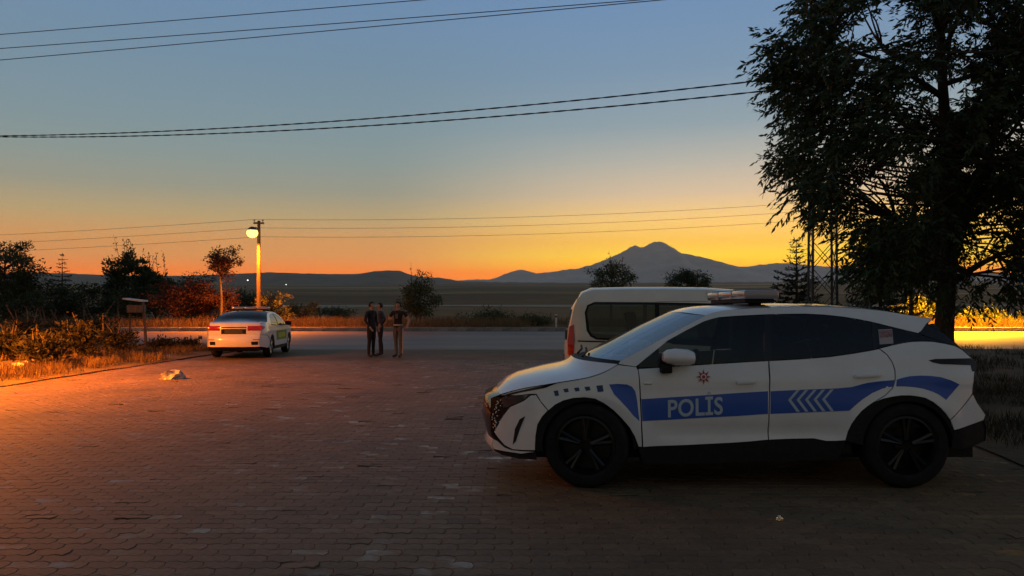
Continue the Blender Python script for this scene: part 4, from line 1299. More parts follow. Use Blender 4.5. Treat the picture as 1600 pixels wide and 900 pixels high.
def conifer(name, label, loc, h, r, levels, mats=('needle', 'bark'), up=0.0, sparse=1.0, group=None, top_bare=0.12, base=0.12):
    root = empty(name, loc, label, 'tree', group)
    mb = MB()
    mb.tube([(0, 0, -.15), (0.02, 0, h * .5), (0, 0, h)], [h * .02, h * .012, .006], 7)
    P_, D_, L_ = [], [], []
    for i in range(levels):
        q = i / (levels - 1)
        z = h * (base + (1 - base - .02) * q)
        ln = r * ((1 - q) ** .85 * .95 + .08) * RNG.uniform(.75, 1.15)
        nb = max(4, int((9 - 4 * q) * sparse))
        a0 = RNG.random() * 6.28
        for k in range(nb):
            a = a0 + k * 2 * math.pi / nb + RNG.normal() * .2
            l_ = ln * RNG.uniform(.65, 1.15)
            rise = l_ * (up + .35 * q - .18) + RNG.normal() * .04
            tip = np.array([math.cos(a) * l_, math.sin(a) * l_, z + rise]); s0 = np.array([0, 0, z])
            mb.tube([s0, (s0 + tip) / 2 + np.array([0, 0, -.03 * l_]), tip], [.018, .012, .005], 4, caps=False)
            m = int(62 * max(.3, l_ / r) * (1 if q < 1 - top_bare else .45))
            u = RNG.uniform(.12, 1.02, m)[:, None]
            pos = s0 + (tip - s0) * u - np.array([0, 0, .03 * l_]) * np.sin(u * np.pi)
            dirv = (tip - s0) / np.linalg.norm(tip - s0)
            side = np.cross(dirv, [0, 0, 1])
            d = dirv * .7 + side[None] * RNG.choice([-1, 1], m)[:, None] * RNG.uniform(.4, 1.0, m)[:, None] + RNG.normal(size=(m, 3)) * .35
            P_.append(pos + RNG.normal(size=(m, 3)) * .02); D_.append(d); L_.append(r * .16 * RNG.uniform(.7, 1.4, m) * (1 - .5 * q))
    mb.obj('trunk', M[mats[1]], root, True)
    L_ = np.concatenate(L_)
    link('crown', leaf_mesh('crown', np.vstack(P_), np.vstack(D_), L_, L_ * .30), M[mats[0]], root)
    return root


def at(px, D, dz=0.0):
    x = (px - 800) / F * D
    if D > 42.2: z = terrain_z(x, D)
    elif D > 28: z = ROAD_Z
    elif x < VX: z = left_z(x, D)
    elif x > right_edge(D): z = right_z(x, D)
    else: z = gz(D)
    return Vector((x, D, z + dz))


def top_h(row, D, p):
    return H - (row - YE) / F * D - p.z


# --- the big tree on the right verge: pinnate sprays hanging from limbs
BT_D = 14.2
bt = at(1478, BT_D)
big = empty('broadleaf_tree', bt, 'huge dark broadleaf tree filling the upper right behind the police SUV', 'tree')
mb = MB()
trunk_pts = [Vector((0, 0, -.2)), Vector((-.03, .02, .9)), Vector((.02, 0, 1.9)), Vector((.10, .05, 3.2)), Vector((.05, .1, 4.8)), Vector((-.05, .1, 6.4)), Vector((0, 0, 8.2))]
mb.tube(trunk_pts, [.25, .175, .155, .14, .11, .07, .03], 12, caps=False)
# outline of the crown's left flank in the photograph (row -> leftmost column)
FL_Y = [-200, -60, 0, 30, 62, 78, 100, 125, 150, 190, 215, 232, 262, 280, 300, 330, 350, 372, 400, 440, 470, 492, 510]
FL_X = [1300, 1245, 1238, 1252, 1262, 1190, 1188, 1205, 1212, 1208, 1232, 1215, 1190, 1212, 1235, 1252, 1300, 1318, 1330, 1335, 1372, 1440, 1560]
GAPS = [(1400, 22, 34), (1378, 80, 24), (1345, 112, 14), (1512, 60, 24), (1465, 142, 27), (1522, 137, 17), (1395, 170, 14), (1580, 205, 26), (1365, 285, 18), (1395, 298, 16), (1430, 250, 10), (1550, 330, 16), (1545, 400, 34), (1530, 430, 20), (1325, 352, 12), (1330, 395, 18), (1410, 480, 38), (1452, 482, 14), (1478, 505, 10), (1510, 502, 42), (1560, 500, 40), (1600, 500, 30), (1338, 50, 12), (1318, 45, 9)]
pos = []
tries = 0
while len(pos) < 520 and tries < 60000:
    tries += 1
    u = unit(1)[0] * RNG.random() ** (1 / 2.4)
    q = np.array([.35, .1, 5.0]) + u * np.array([4.25, 3.6, 4.3])
    wpt = np.array([q[0] + bt.x, q[1] + bt.y, q[2] + bt.z])
    px_ = 800 + wpt[0] / wpt[1] * F; py_ = YE - (wpt[2] - H) / wpt[1] * F
    if px_ < float(np.interp(py_, FL_Y, FL_X)) + 22: continue
    if py_ > 470 + 18 * math.sin(px_ * .05) and px_ < 1700: continue
    if any(math.hypot(px_ - g[0], (py_ - g[1])) < g[2] * 1.0 + 10 for g in GAPS): continue
    if any(np.linalg.norm(q - o_) < .27 for o_ in pos): continue
    pos.append(q)
# spurs that stick out of the outline
for (px_, py_, dd) in ((1205, 92, -.4), (1222, 112, -.2), (1228, 84, .2), (1262, 12, 0), (1285, 28, .3), (1230, 168, .3), (1225, 190, -.3), (1212, 262, 0), (1235, 246, .4), (1246, 284, -.4), (1270, 318, 0), (1345, 440, .5), (1370, 462, .3), (1340, 402, .2), (1360, 425, -.2), (1300, 20, .5), (1275, 60, .4)):
    w_ = P(px_ + 16, py_ - 4, BT_D + dd) - bt
    pos.append(np.array(w_[:]))
limbs_at = []
for z in np.linspace(1.8, 7.6, 22):
    tp = np.array([float(np.interp(z, [p.z for p in trunk_pts], [p.x for p in trunk_pts])), .05, z])
    a = RNG.random() * 6.28
    L_ = 2.4 * (1 - abs(z - 4.5) / 6.5)
    e = tp + np.array([math.cos(a) * L_, math.sin(a) * L_, .55 * L_])
    limb(mb, tp, e, .065 * (1.3 - z / 12), .03, .15, 5, 7)
    limbs_at.append((tp, e))
P_, D_, L_, A_ = [], [], [], []
for q in pos:
    # from the closest limb (or the trunk) to the clump
    best, bd = None, 1e9
    for tp, e in limbs_at:
        for k in (.35, .7, 1.0):
            c_ = tp + (e - tp) * k
            d = np.linalg.norm(c_ - q) + max(0, c_[2] - q[2]) * .5
            if d < bd: bd, best = d, c_
    limb(mb, best, q, .026, .008, .12, 4, 5)
    outw = q - np.array([.1, .05, 4.2]); outw[2] *= .35; outw /= (np.linalg.norm(outw) + 1e-6)
    ns = int(RNG.integers(19, 29))
    for s_ in range(ns):
        o_ = q + RNG.normal(size=3) * np.array([.20, .20, .17])
        d0 = outw * .9 + RNG.normal(size=3) * .6 + np.array([0, 0, -.05]); d0 /= np.linalg.norm(d0)
        ln = RNG.uniform(.26, .46)
        nl = 11
        tt = np.linspace(.12, 1, nl)
        drp = np.array([0, 0, -1.0])
        rach = o_ + d0[None] * (tt * ln)[:, None] + drp[None] * (tt ** 2 * ln * .38)[:, None]
        sd = np.cross(d0, [0, 0, 1.0]); sd /= (np.linalg.norm(sd) + 1e-6)
        sg = np.where(np.arange(nl) % 2 == 0, 1.0, -1.0)[:, None]; sg[-1] = 0
        P_.append(rach); D_.append(d0[None] * .75 + sd[None] * sg * .75 + drp[None] * .55 + RNG.normal(size=(nl, 3)) * .22)
        L_.append(np.full(nl, .135) * RNG.uniform(.75, 1.25, nl))
P_ = np.vstack(P_); D_ = np.vstack(D_); L_ = np.concatenate(L_)
mb.obj('trunk', M['bark'], big, True)
link('crown', leaf_mesh('crown', P_, D_, L_, L_ * .30), M['leaf'], big)

# --- other trees and shrubs
def bl(name, label, px, D, top_row, half_px, crown_low_row, **kw):
    p = at(px, D)
    h = top_h(top_row, D, p); lo = max(.0, top_h(crown_low_row, D, p)); r = half_px / F * D
    args = dict(ncl=40, per=90, leaf=.13)
    args.update(kw)
    return broadleaf(name, label, p, h, (0, 0, (h + lo) / 2), (r, r * .8, (h - lo) / 2 * .92), **args)


FG = 'trees and bushes beyond the road'
bl('roadside_tree', 'dark round tree cut by the left edge of the picture, beyond the road', 8, 48, 374, 60, 480, ncl=60, per=150, leaf=.2, cl_r=.42, tr=.16)
bl('bush', 'dark bush low between the left edge tree and the small spruce', 78, 50, 434, 60, 505, ncl=36, per=110, leaf=.19, cl_r=.45, cat='bush', multi=4, group=FG)
bl('bush', 'broad dark bush below the tip of the small spruce', 135, 51, 437, 66, 508, ncl=42, per=120, leaf=.19, cl_r=.45, cat='bush', multi=4, group=FG)
conifer('spruce', 'small spruce with a bare pointed tip on the left skyline', at(97, 56), top_h(397, 56, at(97, 56)), 1.5, 15, top_bare=.4)
bl('roadside_tree', 'dark spiky-topped tree on the left skyline, tallest of its clump', 200, 52, 393, 40, 498, ncl=60, per=110, leaf=.24, cl_r=.34, tr=.12, sprout=8, droop=-.5)
bl('roadside_tree', 'dark spiky-topped tree right of the tallest one in the left clump', 243, 52, 414, 32, 498, ncl=46, per=110, leaf=.22, cl_r=.34, tr=.1, sprout=6, droop=-.5)
bl('bush', 'rust-red lamp-lit bush left of the slender tree by the lamp post', 290, 47.5, 432, 46, 505, ncl=56, per=120, leaf=.16, cl_r=.36, cat='bush', multi=4, mats=('leafr', 'bark'), group=FG)
bl('bush', 'reddish lamp-lit bush under the slender tree by the lamp post', 342, 48, 446, 34, 508, ncl=36, per=100, leaf=.15, cl_r=.32, cat='bush', multi=4, mats=('leafr', 'bark'), group=FG)
bl('slender_tree', 'slender wind-combed tree with pale trunk left of the lit lamp post', 344, 47, 378, 33, 440, ncl=46, per=62, leaf=.16, cl_r=.25, tr=.10, mats=('leafr', 'palebark'), hollow=.15, lean=-.25)
bl('bush', 'lamp-lit bush at the foot of the lit lamp post, seen over the sedan', 425, 47, 455, 32, 510, ncl=34, per=90, leaf=.14, cl_r=.3, cat='bush', multi=4, mats=('leafb', 'bark'), group=FG)
bl('bush', 'small dark bush right of the sedan, beyond the road', 470, 51, 470, 30, 508, ncl=28, per=90, leaf=.15, cl_r=.3, cat='bush', multi=3, mats=('leafb', 'bark'), group=FG)
bl('bush', 'low dark bush left of the standing pair, beyond the road', 525, 56, 476, 28, 505, ncl=26, per=80, leaf=.15, cl_r=.3, cat='bush', multi=3, group=FG)
bl('roadside_tree', 'small tree with thin tall shoots behind the person in striped trousers', 656, 46.5, 428, 34, 508, ncl=44, per=110, leaf=.15, cl_r=.34, tr=.08, sprout=3, multi=3, mats=('leafb', 'bark'))
bl('bush', 'olive bush midway between the people and the van, beyond the road', 762, 48, 482, 44, 512, ncl=34, per=90, leaf=.13, cl_r=.3, cat='bush', multi=4, mats=('leafb', 'bark'), group=FG)
bl('bush', 'low olive bush near the white marker post left of the van', 835, 47, 490, 36, 512, ncl=26, per=80, leaf=.12, cl_r=.26, cat='bush', multi=4, mats=('leafb', 'bark'), group=FG)
bl('field_tree', 'loose dark tree over the van roof, left of the rounder one', 955, 66, 405, 36, 470, ncl=48, per=100, leaf=.2, cl_r=.38, tr=.12, sprout=2, mats=('leafb', 'bark'))
bl('field_tree', 'dense round dark tree over the van roof, right of the looser one', 1074, 66, 418, 42, 470, ncl=60, per=120, leaf=.2, cl_r=.40, tr=.12)
conifer('fir_tree', 'ragged fir beside the lattice mast, seen over the police light bar', at(1244, 27), top_h(374, 27, at(1244, 27)), 1.35, 17, up=.25, top_bare=.35)
conifer('fir_tree', 'dark fir right of the lattice mast, under the big tree', at(1375, 24), top_h(352, 24, at(1375, 24)), 1.35, 19, up=.1)
bl('verge_tree', 'dark leafy tree behind the big tree, right of its trunk', 1655, 21, 300, 90, 470, ncl=70, per=130, leaf=.14, cl_r=.34, tr=.10)
bl('verge_tree', 'dark leafy tree behind the big tree, left of its trunk', 1420, 22, 330, 62, 455, ncl=60, per=130, leaf=.14, cl_r=.34, tr=.09)
bl('bush', 'lamp-lit bush across the road, glimpsed under the big tree over the SUV spoiler', 1432, 47, 462, 34, 512, ncl=40, per=100, leaf=.14, cl_r=.32, cat='bush', multi=4, mats=('leafb', 'bark'), group=FG)
bl('bush', 'lamp-lit bush across the road, glimpsed right of the big trunk', 1540, 47.5, 478, 46, 514, ncl=40, per=100, leaf=.14, cl_r=.32, cat='bush', multi=4, mats=('leafb', 'bark'), group=FG)
bl('bush', 'lamp-lit bush across the road at the right edge of the picture', 1630, 48, 470, 40, 514, ncl=34, per=100, leaf=.14, cl_r=.32, cat='bush', multi=4, mats=('leafb', 'bark'), group=FG)
for (px, D, tr_, hp, lab) in ((30, 47, 448, 56, 'dark low bush under the tree at the left edge'), (215, 50, 440, 60, 'wide dark bush under the spiky-topped trees'), (300, 52, 424, 44, 'dark bush behind the rust-red lamp-lit bush'), (385, 56, 452, 30, 'small dark bush between the slender tree and the lit lamp post')):
    bl('bush', lab, px, D, tr_, hp, 512, ncl=44, per=110, leaf=.17, cl_r=.42, cat='bush', multi=4, group=FG)
# weeds on the left verge
LW = 'weedy shrubs on the left verge'
for (px, D, tr_, hp, sp_, lab) in ((16, 19.5, 512, 34, 5, 'brownish weed clump at the left edge of the verge'), (66, 18.2, 522, 30, 4, 'low brownish weed clump second from the left edge of the verge'), (122, 20, 503, 40, 7, 'tall brownish weed clump in the middle of the left verge'),
                              (180, 22.5, 514, 30, 4, 'greenish weed clump left of the leaning post'), (45, 24, 490, 52, 6, 'tall dark weed clump at the back of the left verge'), (150, 25.5, 486, 44, 6, 'dark weed clump behind the pale-topped box'), (102, 26.2, 496, 34, 3, 'dark weed clump at the road edge of the left verge'), (250, 25.6, 534, 26, 2, 'low weed clump right of the leaning post'), (292, 26.4, 536, 18, 1, 'low weed clump nearest the sedan')):
    bl('weed_clump', lab, px, D, tr_, hp, 600, ncl=30, per=56, leaf=.12, cl_r=.20, cat='bush', multi=6, tr=.025, mats=('weed', 'palebark'), group=LW, droop=-.5, sprout=sp_, hollow=.1)


def grass(name, label, pts, hgt, per, mat, spread=.09):
    n = len(pts) * per
    base = np.repeat(np.asarray(pts), per, 0) + np.c_[RNG.normal(0, spread, (n, 2)), np.zeros(n)]
    d = np.c_[RNG.normal(0, .35, (n, 2)), np.ones(n)]
    L_ = hgt * RNG.uniform(.35, 1.25, n)
    return tag(link(name, leaf_mesh(name, base, d, L_, np.full(n, .008) + L_ * .018), M[mat]), label, kind='stuff')


pts = []
while len(pts) < 2600:
    D = RNG.uniform(12.5, 27.6); x = VX - abs(RNG.normal(0, 4.5)) - .1
    if vnoise(x, D, .7, 21.0) < -.12: continue
    pts.append((x, D, left_z(x, D) - .01))
grass('verge_grass', 'dry straw-coloured grass on the left verge', pts, .26, 12, 'straw')
pts = []
while len(pts) < 5200:
    D = 42.4 + abs(RNG.normal(0, 4.5)); x = RNG.uniform(-38, 42)
    if vnoise(x, D, .25, 31.0) < -.35: continue
    pts.append((x, D, terrain_z(x, D) - .01))
grass('roadside_grass', 'dry orange-lit grass along the far side of the road', pts, .62, 10, 'straw', .16)
pts = []
while len(pts) < 1900:
    D = RNG.uniform(7.4, 27.6); x = right_edge(D) + abs(RNG.normal(0, 5)) + .1
    if vnoise(x, D, .7, 41.0) < -.05: continue
    pts.append((x, D, right_z(x, D) - .01))
grass('tree_verge_grass', 'dry grass on the dark verge under the big tree', pts, .20, 10, 'weed')

# ------------------------------------------------------------------ lamps, mast, wires
def sodium_lamp(root, loc, power, cone=150, color=(1.0, 0.22, 0.006)):
    ld = bpy.data.lights.new('lamp_light', 'SPOT'); ld.energy = power; ld.color = color; ld.spot_size = R(cone); ld.spot_blend = .8; ld.shadow_soft_size = .12
    lo = bpy.data.objects.new('lamp_light', ld); COL.objects.link(lo); lo.parent = root; lo.location = loc
    return lo


def street_lamp(name, label, p, h, lamp_z, power, head_dir=-1, mat='wood', cone=150, cross=True, color=(1.0, 0.22, 0.006)):
    root = empty(name, p, label, 'lamp post', 'street lamps')
    MB().tube([(0, 0, -.3), (0, 0, h * .5), (0, 0, h)], [.15, .12, .085], 12).obj('pole', M[mat], root, True)
    arm = MB().tube([(0, 0, lamp_z + .25), (head_dir * .05, -.35, lamp_z + .42), (head_dir * .1, -.75, lamp_z + .36)], .028, 8).obj('lamp_arm', M['steel'], root, True)
    hd = MB().lathe([(0.02, .20), (.10, .19), (.22, .10), (.27, .0), (.25, -.01)], 20, c=(head_dir * .1, -.85, lamp_z + .22)).obj('lamp_head', M['steel'], root, True)
    MB().lathe([(.26, .20), (.31, .12), (.32, .0), (.25, -.14), (.12, -.22), (0.0, -.24)], 20, c=(head_dir * .1, -.85, lamp_z)).obj('lamp_bowl', M['sodium'], hd, True)
    sodium_lamp(root, (head_dir * .1, -.85, lamp_z - .32), power, cone, color)
    if cross:
        ca = MB().box((0, -.02, h - .14), (.62, .09, .10)).obj('cross_arm', M['wood'], root)
        for x in (-.26, .24):
            MB().lathe([(.015, 0), (.015, .06), (.05, .08), (.055, .13), (.03, .17), (0, .18)], 10, c=(x, -.02, h - .10)).obj('insulator', M['porcelain'], ca, True)
    return root


pl = at(404.5, 45)
h1 = top_h(345, 45, pl)
street_lamp('street_lamp', 'lit orange street lamp on a pole beyond the road, behind the sedan', pl, h1, top_h(367, 45, pl) + .0, 9000)
pr = at(1487, 45)
h2 = top_h(300, 45, pr)
street_lamp('street_lamp', 'street lamp hidden behind the trunk of the big tree, lighting the road', pr, h2, 6.3, 50000, color=(1.0, 0.40, 0.006))
# the lamp beyond the left edge that lights the verge and the near paving
plv = Vector((-13.4, 14.8, left_z(-13.4, 14.8)))
street_lamp('street_lamp', 'street lamp standing on the left verge just outside the picture', plv, 6.2, 5.2, 21000, head_dir=1, cross=False, cone=160)

# lattice mast
MD = 25.0
mp_ = at(1285, MD)
mast = empty('lattice_mast', mp_, 'tall steel lattice power mast rising behind the big tree crown', 'mast')
MH = 12.6
wb, wt = .39, .30
mast.rotation_euler = (0, 0, R(-11))
cor = lambda z: wb + (wt - wb) * z / MH
for sx_ in (-1, 1):
    for sy_ in (-1, 1):
        MB().tube([(sx_ * wb, sy_ * wb, -.3), (sx_ * wt, sy_ * wt, MH)], .048, 4).obj('leg', M['steel'], mast)
zs = np.linspace(0.1, MH - .1, 15)
for f_ in range(4):
    rot = Matrix.Rotation(f_ * math.pi / 2, 3, 'Z')
    for i in range(len(zs) - 1):
        a, c_ = zs[i], zs[i + 1]
        for s0 in (-1, 1):
            p0 = rot @ Vector((s0 * cor(a), -cor(a) - .012 * s0, a)); p1 = rot @ Vector((-s0 * cor(c_), -cor(c_) - .012 * s0, c_))
            MB().tube([p0, p1], .017, 4).obj('brace', M['steel'], mast)
ca = MB().box((0, 0, 11.9), (2.2, .1, .1)).box((0, 0, 11.3), (2.2, .1, .1)).obj('cross_arm', M['steel'], mast)
attach = []
for x, z in ((-.9, 11.95), (0.0, 12.6), (.9, 11.95)):
    MB().lathe([(.02, 0), (.06, .03), (.06, .08), (.03, .10), (.06, .13), (.05, .18), (0, .2)], 10, c=(x, 0, z)).obj('insulator', M['porcelain'], ca, True)
    attach.append(Matrix.Rotation(R(-11), 3, 'Z') @ Vector((x, 0, z + .2)) + mp_)


def wire(name, label, a, b_, sag, rad, mat, group, n=40, twist=0, over=1.0):
    a, b_ = Vector(a), Vector(b_)
    mbw = MB()
    strands = max(1, twist)
    if twist: n *= 6
    for s_ in range(strands):
        pts = []
        for i in range(n + 1):
            q = i / n * over
            p = a + (b_ - a) * q - Vector((0, 0, sag * 4 * q * (1 - q)))
            if twist:
                an = 2 * math.pi * s_ / strands + q * (b_ - a).length / .9 * 2 * math.pi
                p += Vector((0, math.cos(an), math.sin(an))) * rad * .85
            pts.append(p)
        mbw.tube(pts, rad, 5)
    return tag(mbw.obj(name, M[mat], None, True), label, 'wire', group)


def through(pa, pb, D, d1, end):
    """end of a straight wire from the fixed point `end` so that it crosses pixel pa at depth D"""
    a = P(pa[0], pa[1], D)
    return a + (a - end) * d1


# three thin wires upper left, coming off the mast
for (pa, at_, lab) in (((0, 50), attach[1], 'topmost thin power wire across the upper left sky'), ((0, 72), attach[2], 'middle thin power wire across the upper left sky'), ((0, 90), attach[0], 'lowest thin power wire across the upper left sky')):
    e = through(pa, None, 31, .9, at_)
    wire('power_wire', lab, at_, e, .10, .016, 'wire', 'thin wires in the upper sky')
# two twisted cables across the middle of the sky
ra = Vector(((1330 - 800) / F * 17.0, 17.0, 0))
for (rp_, mid, lp, lab) in ((109, 182, 212.5, 'upper thick twisted cable crossing the whole sky to the big tree'), (127, 199, 213.5, 'lower thick twisted cable crossing the whole sky to the big tree')):
    a = P(1330, rp_, 17.5); e = P(-30, lp, 27.0)
    e = a + (e - a) * 1.0
    # sag chosen so that the cable passes the middle pixel
    q = .5
    m = a.lerp(e, q); row = YE - (m.z - H) / m.y * F; col_ = 800 + m.x / m.y * F
    want = float(np.interp(col_, [-30, 400, 600, 800, 1000, 1330], {109: [213, 197, 185, 165, 148, 109], 127: [213.5, 206, 196, 180, 162.5, 127]}[rp_]))
    sag = (want - row) / F * m.y
    wire('overhead_cable', lab, a, e, max(.02, sag), .012, 'cable', 'twisted cables across the sky', 60, 2, 1.45)
# three low wires over the lamp posts
tipL = pl + Vector((0, 0, h1)); tipR = pr + Vector((0, 0, h2))
for i, (dx, dz, lab) in enumerate(((-.26, .08, 'top wire of the lamp post line'), (-.07, -.42, 'middle wire of the lamp post line'), (.07, -.95, 'bottom wire of the lamp post line'))):
    a = tipL + Vector((dx, 0, dz)); b_ = tipR + Vector((dx, 0, dz))
    wire('power_wire', lab + ', right of the lit lamp', a, b_, .55, .009, 'wire', 'wires along the lamp posts')
    rowL = 363 + i * 13
    lft = P(-30, rowL + 3, 47.5); lft = a + (lft - a) * 1.5
    wire('power_wire', lab + ', left of the lit lamp', a, lft, .12, .009, 'wire', 'wires along the lamp posts')

# ------------------------------------------------------------------ small things
def marker(label, p, h):
    r = empty('marker_post', p, label, 'post', 'white marker posts')
    MB().box((0, 0, h * .5 - .1), (.11, .07, h + .2)).obj('post', M['whitepost'], r, True, .012)
    MB().box((0, 0, h * .82), (.115, .075, .10)).obj('band', M['postband'], r)
    return r


marker('short white marker post at the road edge just left of the sedan', at(313, 27.7), .50)
marker('white marker post beyond the road, left of the van', at(869, 44.5), .78)
# pale-topped box on a leaning post, left verge
bp_ = at(214, 26.3)
nb = empty('notice_box', bp_, 'pale-topped wooden box on a leaning post on the left verge', 'box')
MB().tube([(.33, 0, -.2), (.28, 0, .8), (.20, 0, 1.75)], [.06, .05, .045], 8).obj('post', M['wood'], nb, True)
MB().tube([(-.25, 0, -.2), (-.25, 0, 1.6)], [.04, .035], 8).obj('post', M['wood'], nb, True)
MB().box((-.02, 0, 1.45), (.52, .32, .26)).obj('box_body', M['wood'], nb, True, .01)
MB().box((-.06, 0, 1.76), (.68, .46, .05), Matrix.Rotation(.12, 3, 'Y')).obj('box_top', M['whitepost'], nb, True, .008)


def crumple(name, label, p, size, mat, seed, cat='litter', group=None, flat=.5):
    bm = bmesh.new(); bmesh.ops.create_icosphere(bm, subdivisions=3, radius=1)
    for v in bm.verts:
        n_ = v.co.normalized()
        k = 1 + .55 * noise.noise(n_ * 1.6 + Vector((seed, 0, 0))) + .35 * abs(noise.noise(n_ * 4.0 + Vector((0, seed, 0))))
        v.co = Vector((n_.x * k * size[0], n_.y * k * size[1], max(-.01, n_.z * k * size[2] + size[2] * .35)))
    return tag(link(name, bm_mesh(name, bm), mat, None, p), label, cat, group)


crumple('plastic_bag', 'crumpled white plastic bag lying on the paving right of the verge', gp_at(269, 592), (.23, .16, .12), M['bag'], 3.3)
crumple('foil_scrap', 'tiny glinting foil scrap on the dark paving before the SUV', gp_at(1218, 814) + Vector((0, 0, .006)), (.018, .014, .022), M['foil'], 8.1)
for k, (px, py, s_, lab) in enumerate(((28, 580, .12, 'white paper scrap nearest the left edge of the verge'), (48, 576, .10, 'white paper scrap second from the left edge of the verge'), (22, 590, .06, 'small white scrap near the paving at the left edge'), (56, 588, .05, 'tiny white scrap beside the paving edge at far left'),
                                       (196, 557, .10, 'pale scrap at the middle of the left verge, left one of two'), (206, 557, .09, 'pale scrap at the middle of the left verge, right one of two'), (275, 547, .09, 'pale scrap on the verge just left of the sedan'), (280, 542, .07, 'small pale scrap behind the one left of the sedan'), (132, 570, .05, 'tiny pale scrap on the verge below the tall weeds'))):
    g = gp_at(px, py)
    if g.x > VX - .1: g.x = VX - .3
    crumple('paper_scrap', lab, (g.x, g.y, left_z(g.x, g.y)), (s_, s_ * .7, s_ * .45), M['litter'], 10 + k, group='litter on the left verge')

# far farm lamps on the plain
for k, (px, row, D, lab) in enumerate(((387, 438, 4000, 'far white farm lamp on the plain right of the slender tree'), (447, 440, 4300, 'far faint farm lamp on the plain right of the lit lamp post'))):
    x = (px - 800) / F * D
    zg = terrain_z(x, D)
    zl = H - (row - YE) / F * D
    r = empty('farm_lamp', (x, D, zg), lab, 'lamp', 'far farm lamps')
    hh = max(8.0, zl - zg)
    MB().tube([(0, 0, -2), (0, 0, hh)], [.5, .3], 6).obj('pole', M['steel'], r)
    MB().lathe([(0, -2.6), (1.9, -1.8), (2.6, 0), (1.9, 1.8), (0, 2.6)], 12, c=(0, 0, hh)).obj('lamp_globe', M['farlamp'], r, True).scale = (1, 1, 1) if k == 0 else (.7, 1, .6)


# ------------------------------------------------------------------ people
def person(label, p, yaw, J, mats, scale=1.0):
    """J: joints name->(x,y,z,rx,ry); body grown as one skin over connected joints. mats: zone -> material"""
    names = list(J.keys())
    idx = {n: i for i, n in enumerate(names)}
    E = []
    for n in names:
        par = J[n][5] if len(J[n]) > 5 else None
        if par: E.append((idx[par], idx[n]))
    zone = {n: J[n][6] for n in names if len(J[n]) > 6}
    me = bpy.data.meshes.new('body')
    me.from_pydata([J[n][:3] for n in names], E, [])
    o = bpy.data.objects.new('body_tmp', me); COL.objects.link(o)
    sk = o.modifiers.new('skin', 'SKIN'); sk.use_smooth_shade = True; sk.branch_smoothing = .3
    if not me.skin_vertices: me.skin_vertices.new()
    for n in names:
        sv = me.skin_vertices[0].data[idx[n]]
        sv.radius = (J[n][3], J[n][4]); sv.use_root = (n == 'pelvis')
    sb = o.modifiers.new('sub', 'SUBSURF'); sb.levels = 2; sb.render_levels = 2
    dgr = bpy.context.evaluated_depsgraph_get()
    bmesh_ = bpy.data.meshes.new_from_object(o.evaluated_get(dgr))
    bpy.data.objects.remove(o)
    zl = list(mats.keys())
    bmesh_.materials.clear()
    for z in zl: bmesh_.materials.append(M[mats[z]])
    segs = []
    for a, b_ in E:
        segs.append((Vector(J[names[a]][:3]), Vector(J[names[b_]][:3]), zl.index(zone.get(names[b_], zl[0])), max(J[names[b_]][3], .02)))
    for f in bmesh_.polygons:
        c_ = f.center; best = 1e9; bi = 0
        for a, b_, z, rr in segs:
            d = b_ - a; q = max(0, min(1, (c_ - a).dot(d) / d.length_squared))
            ds = (a + d * q - c_).length / rr ** .5
            if ds < best: best, bi = ds, z
        f.material_index = bi; f.use_smooth = True
    root = empty('person', p, label, 'person')
    bmesh_.name = 'body'
    body = link('body', bmesh_, None, root)
    hd = J['head']
    hb = bmesh.new(); bmesh.ops.create_uvsphere(hb, u_segments=14, v_segments=10, radius=.100)
    for v in hb.verts:
        v.co.z *= 1.08
        if v.co.y < -.02 and v.co.z < .05: v.co.y = -.02
        if v.co.z < -.06: v.co.z = -.06
        v.co += Vector((hd[0], hd[1] + .012, hd[2] + .02))
    link('hair', bm_mesh('hair', hb, True), M['hair'], root)
    root.rotation_euler = (0, 0, yaw); root.scale = (scale,) * 3
    return root


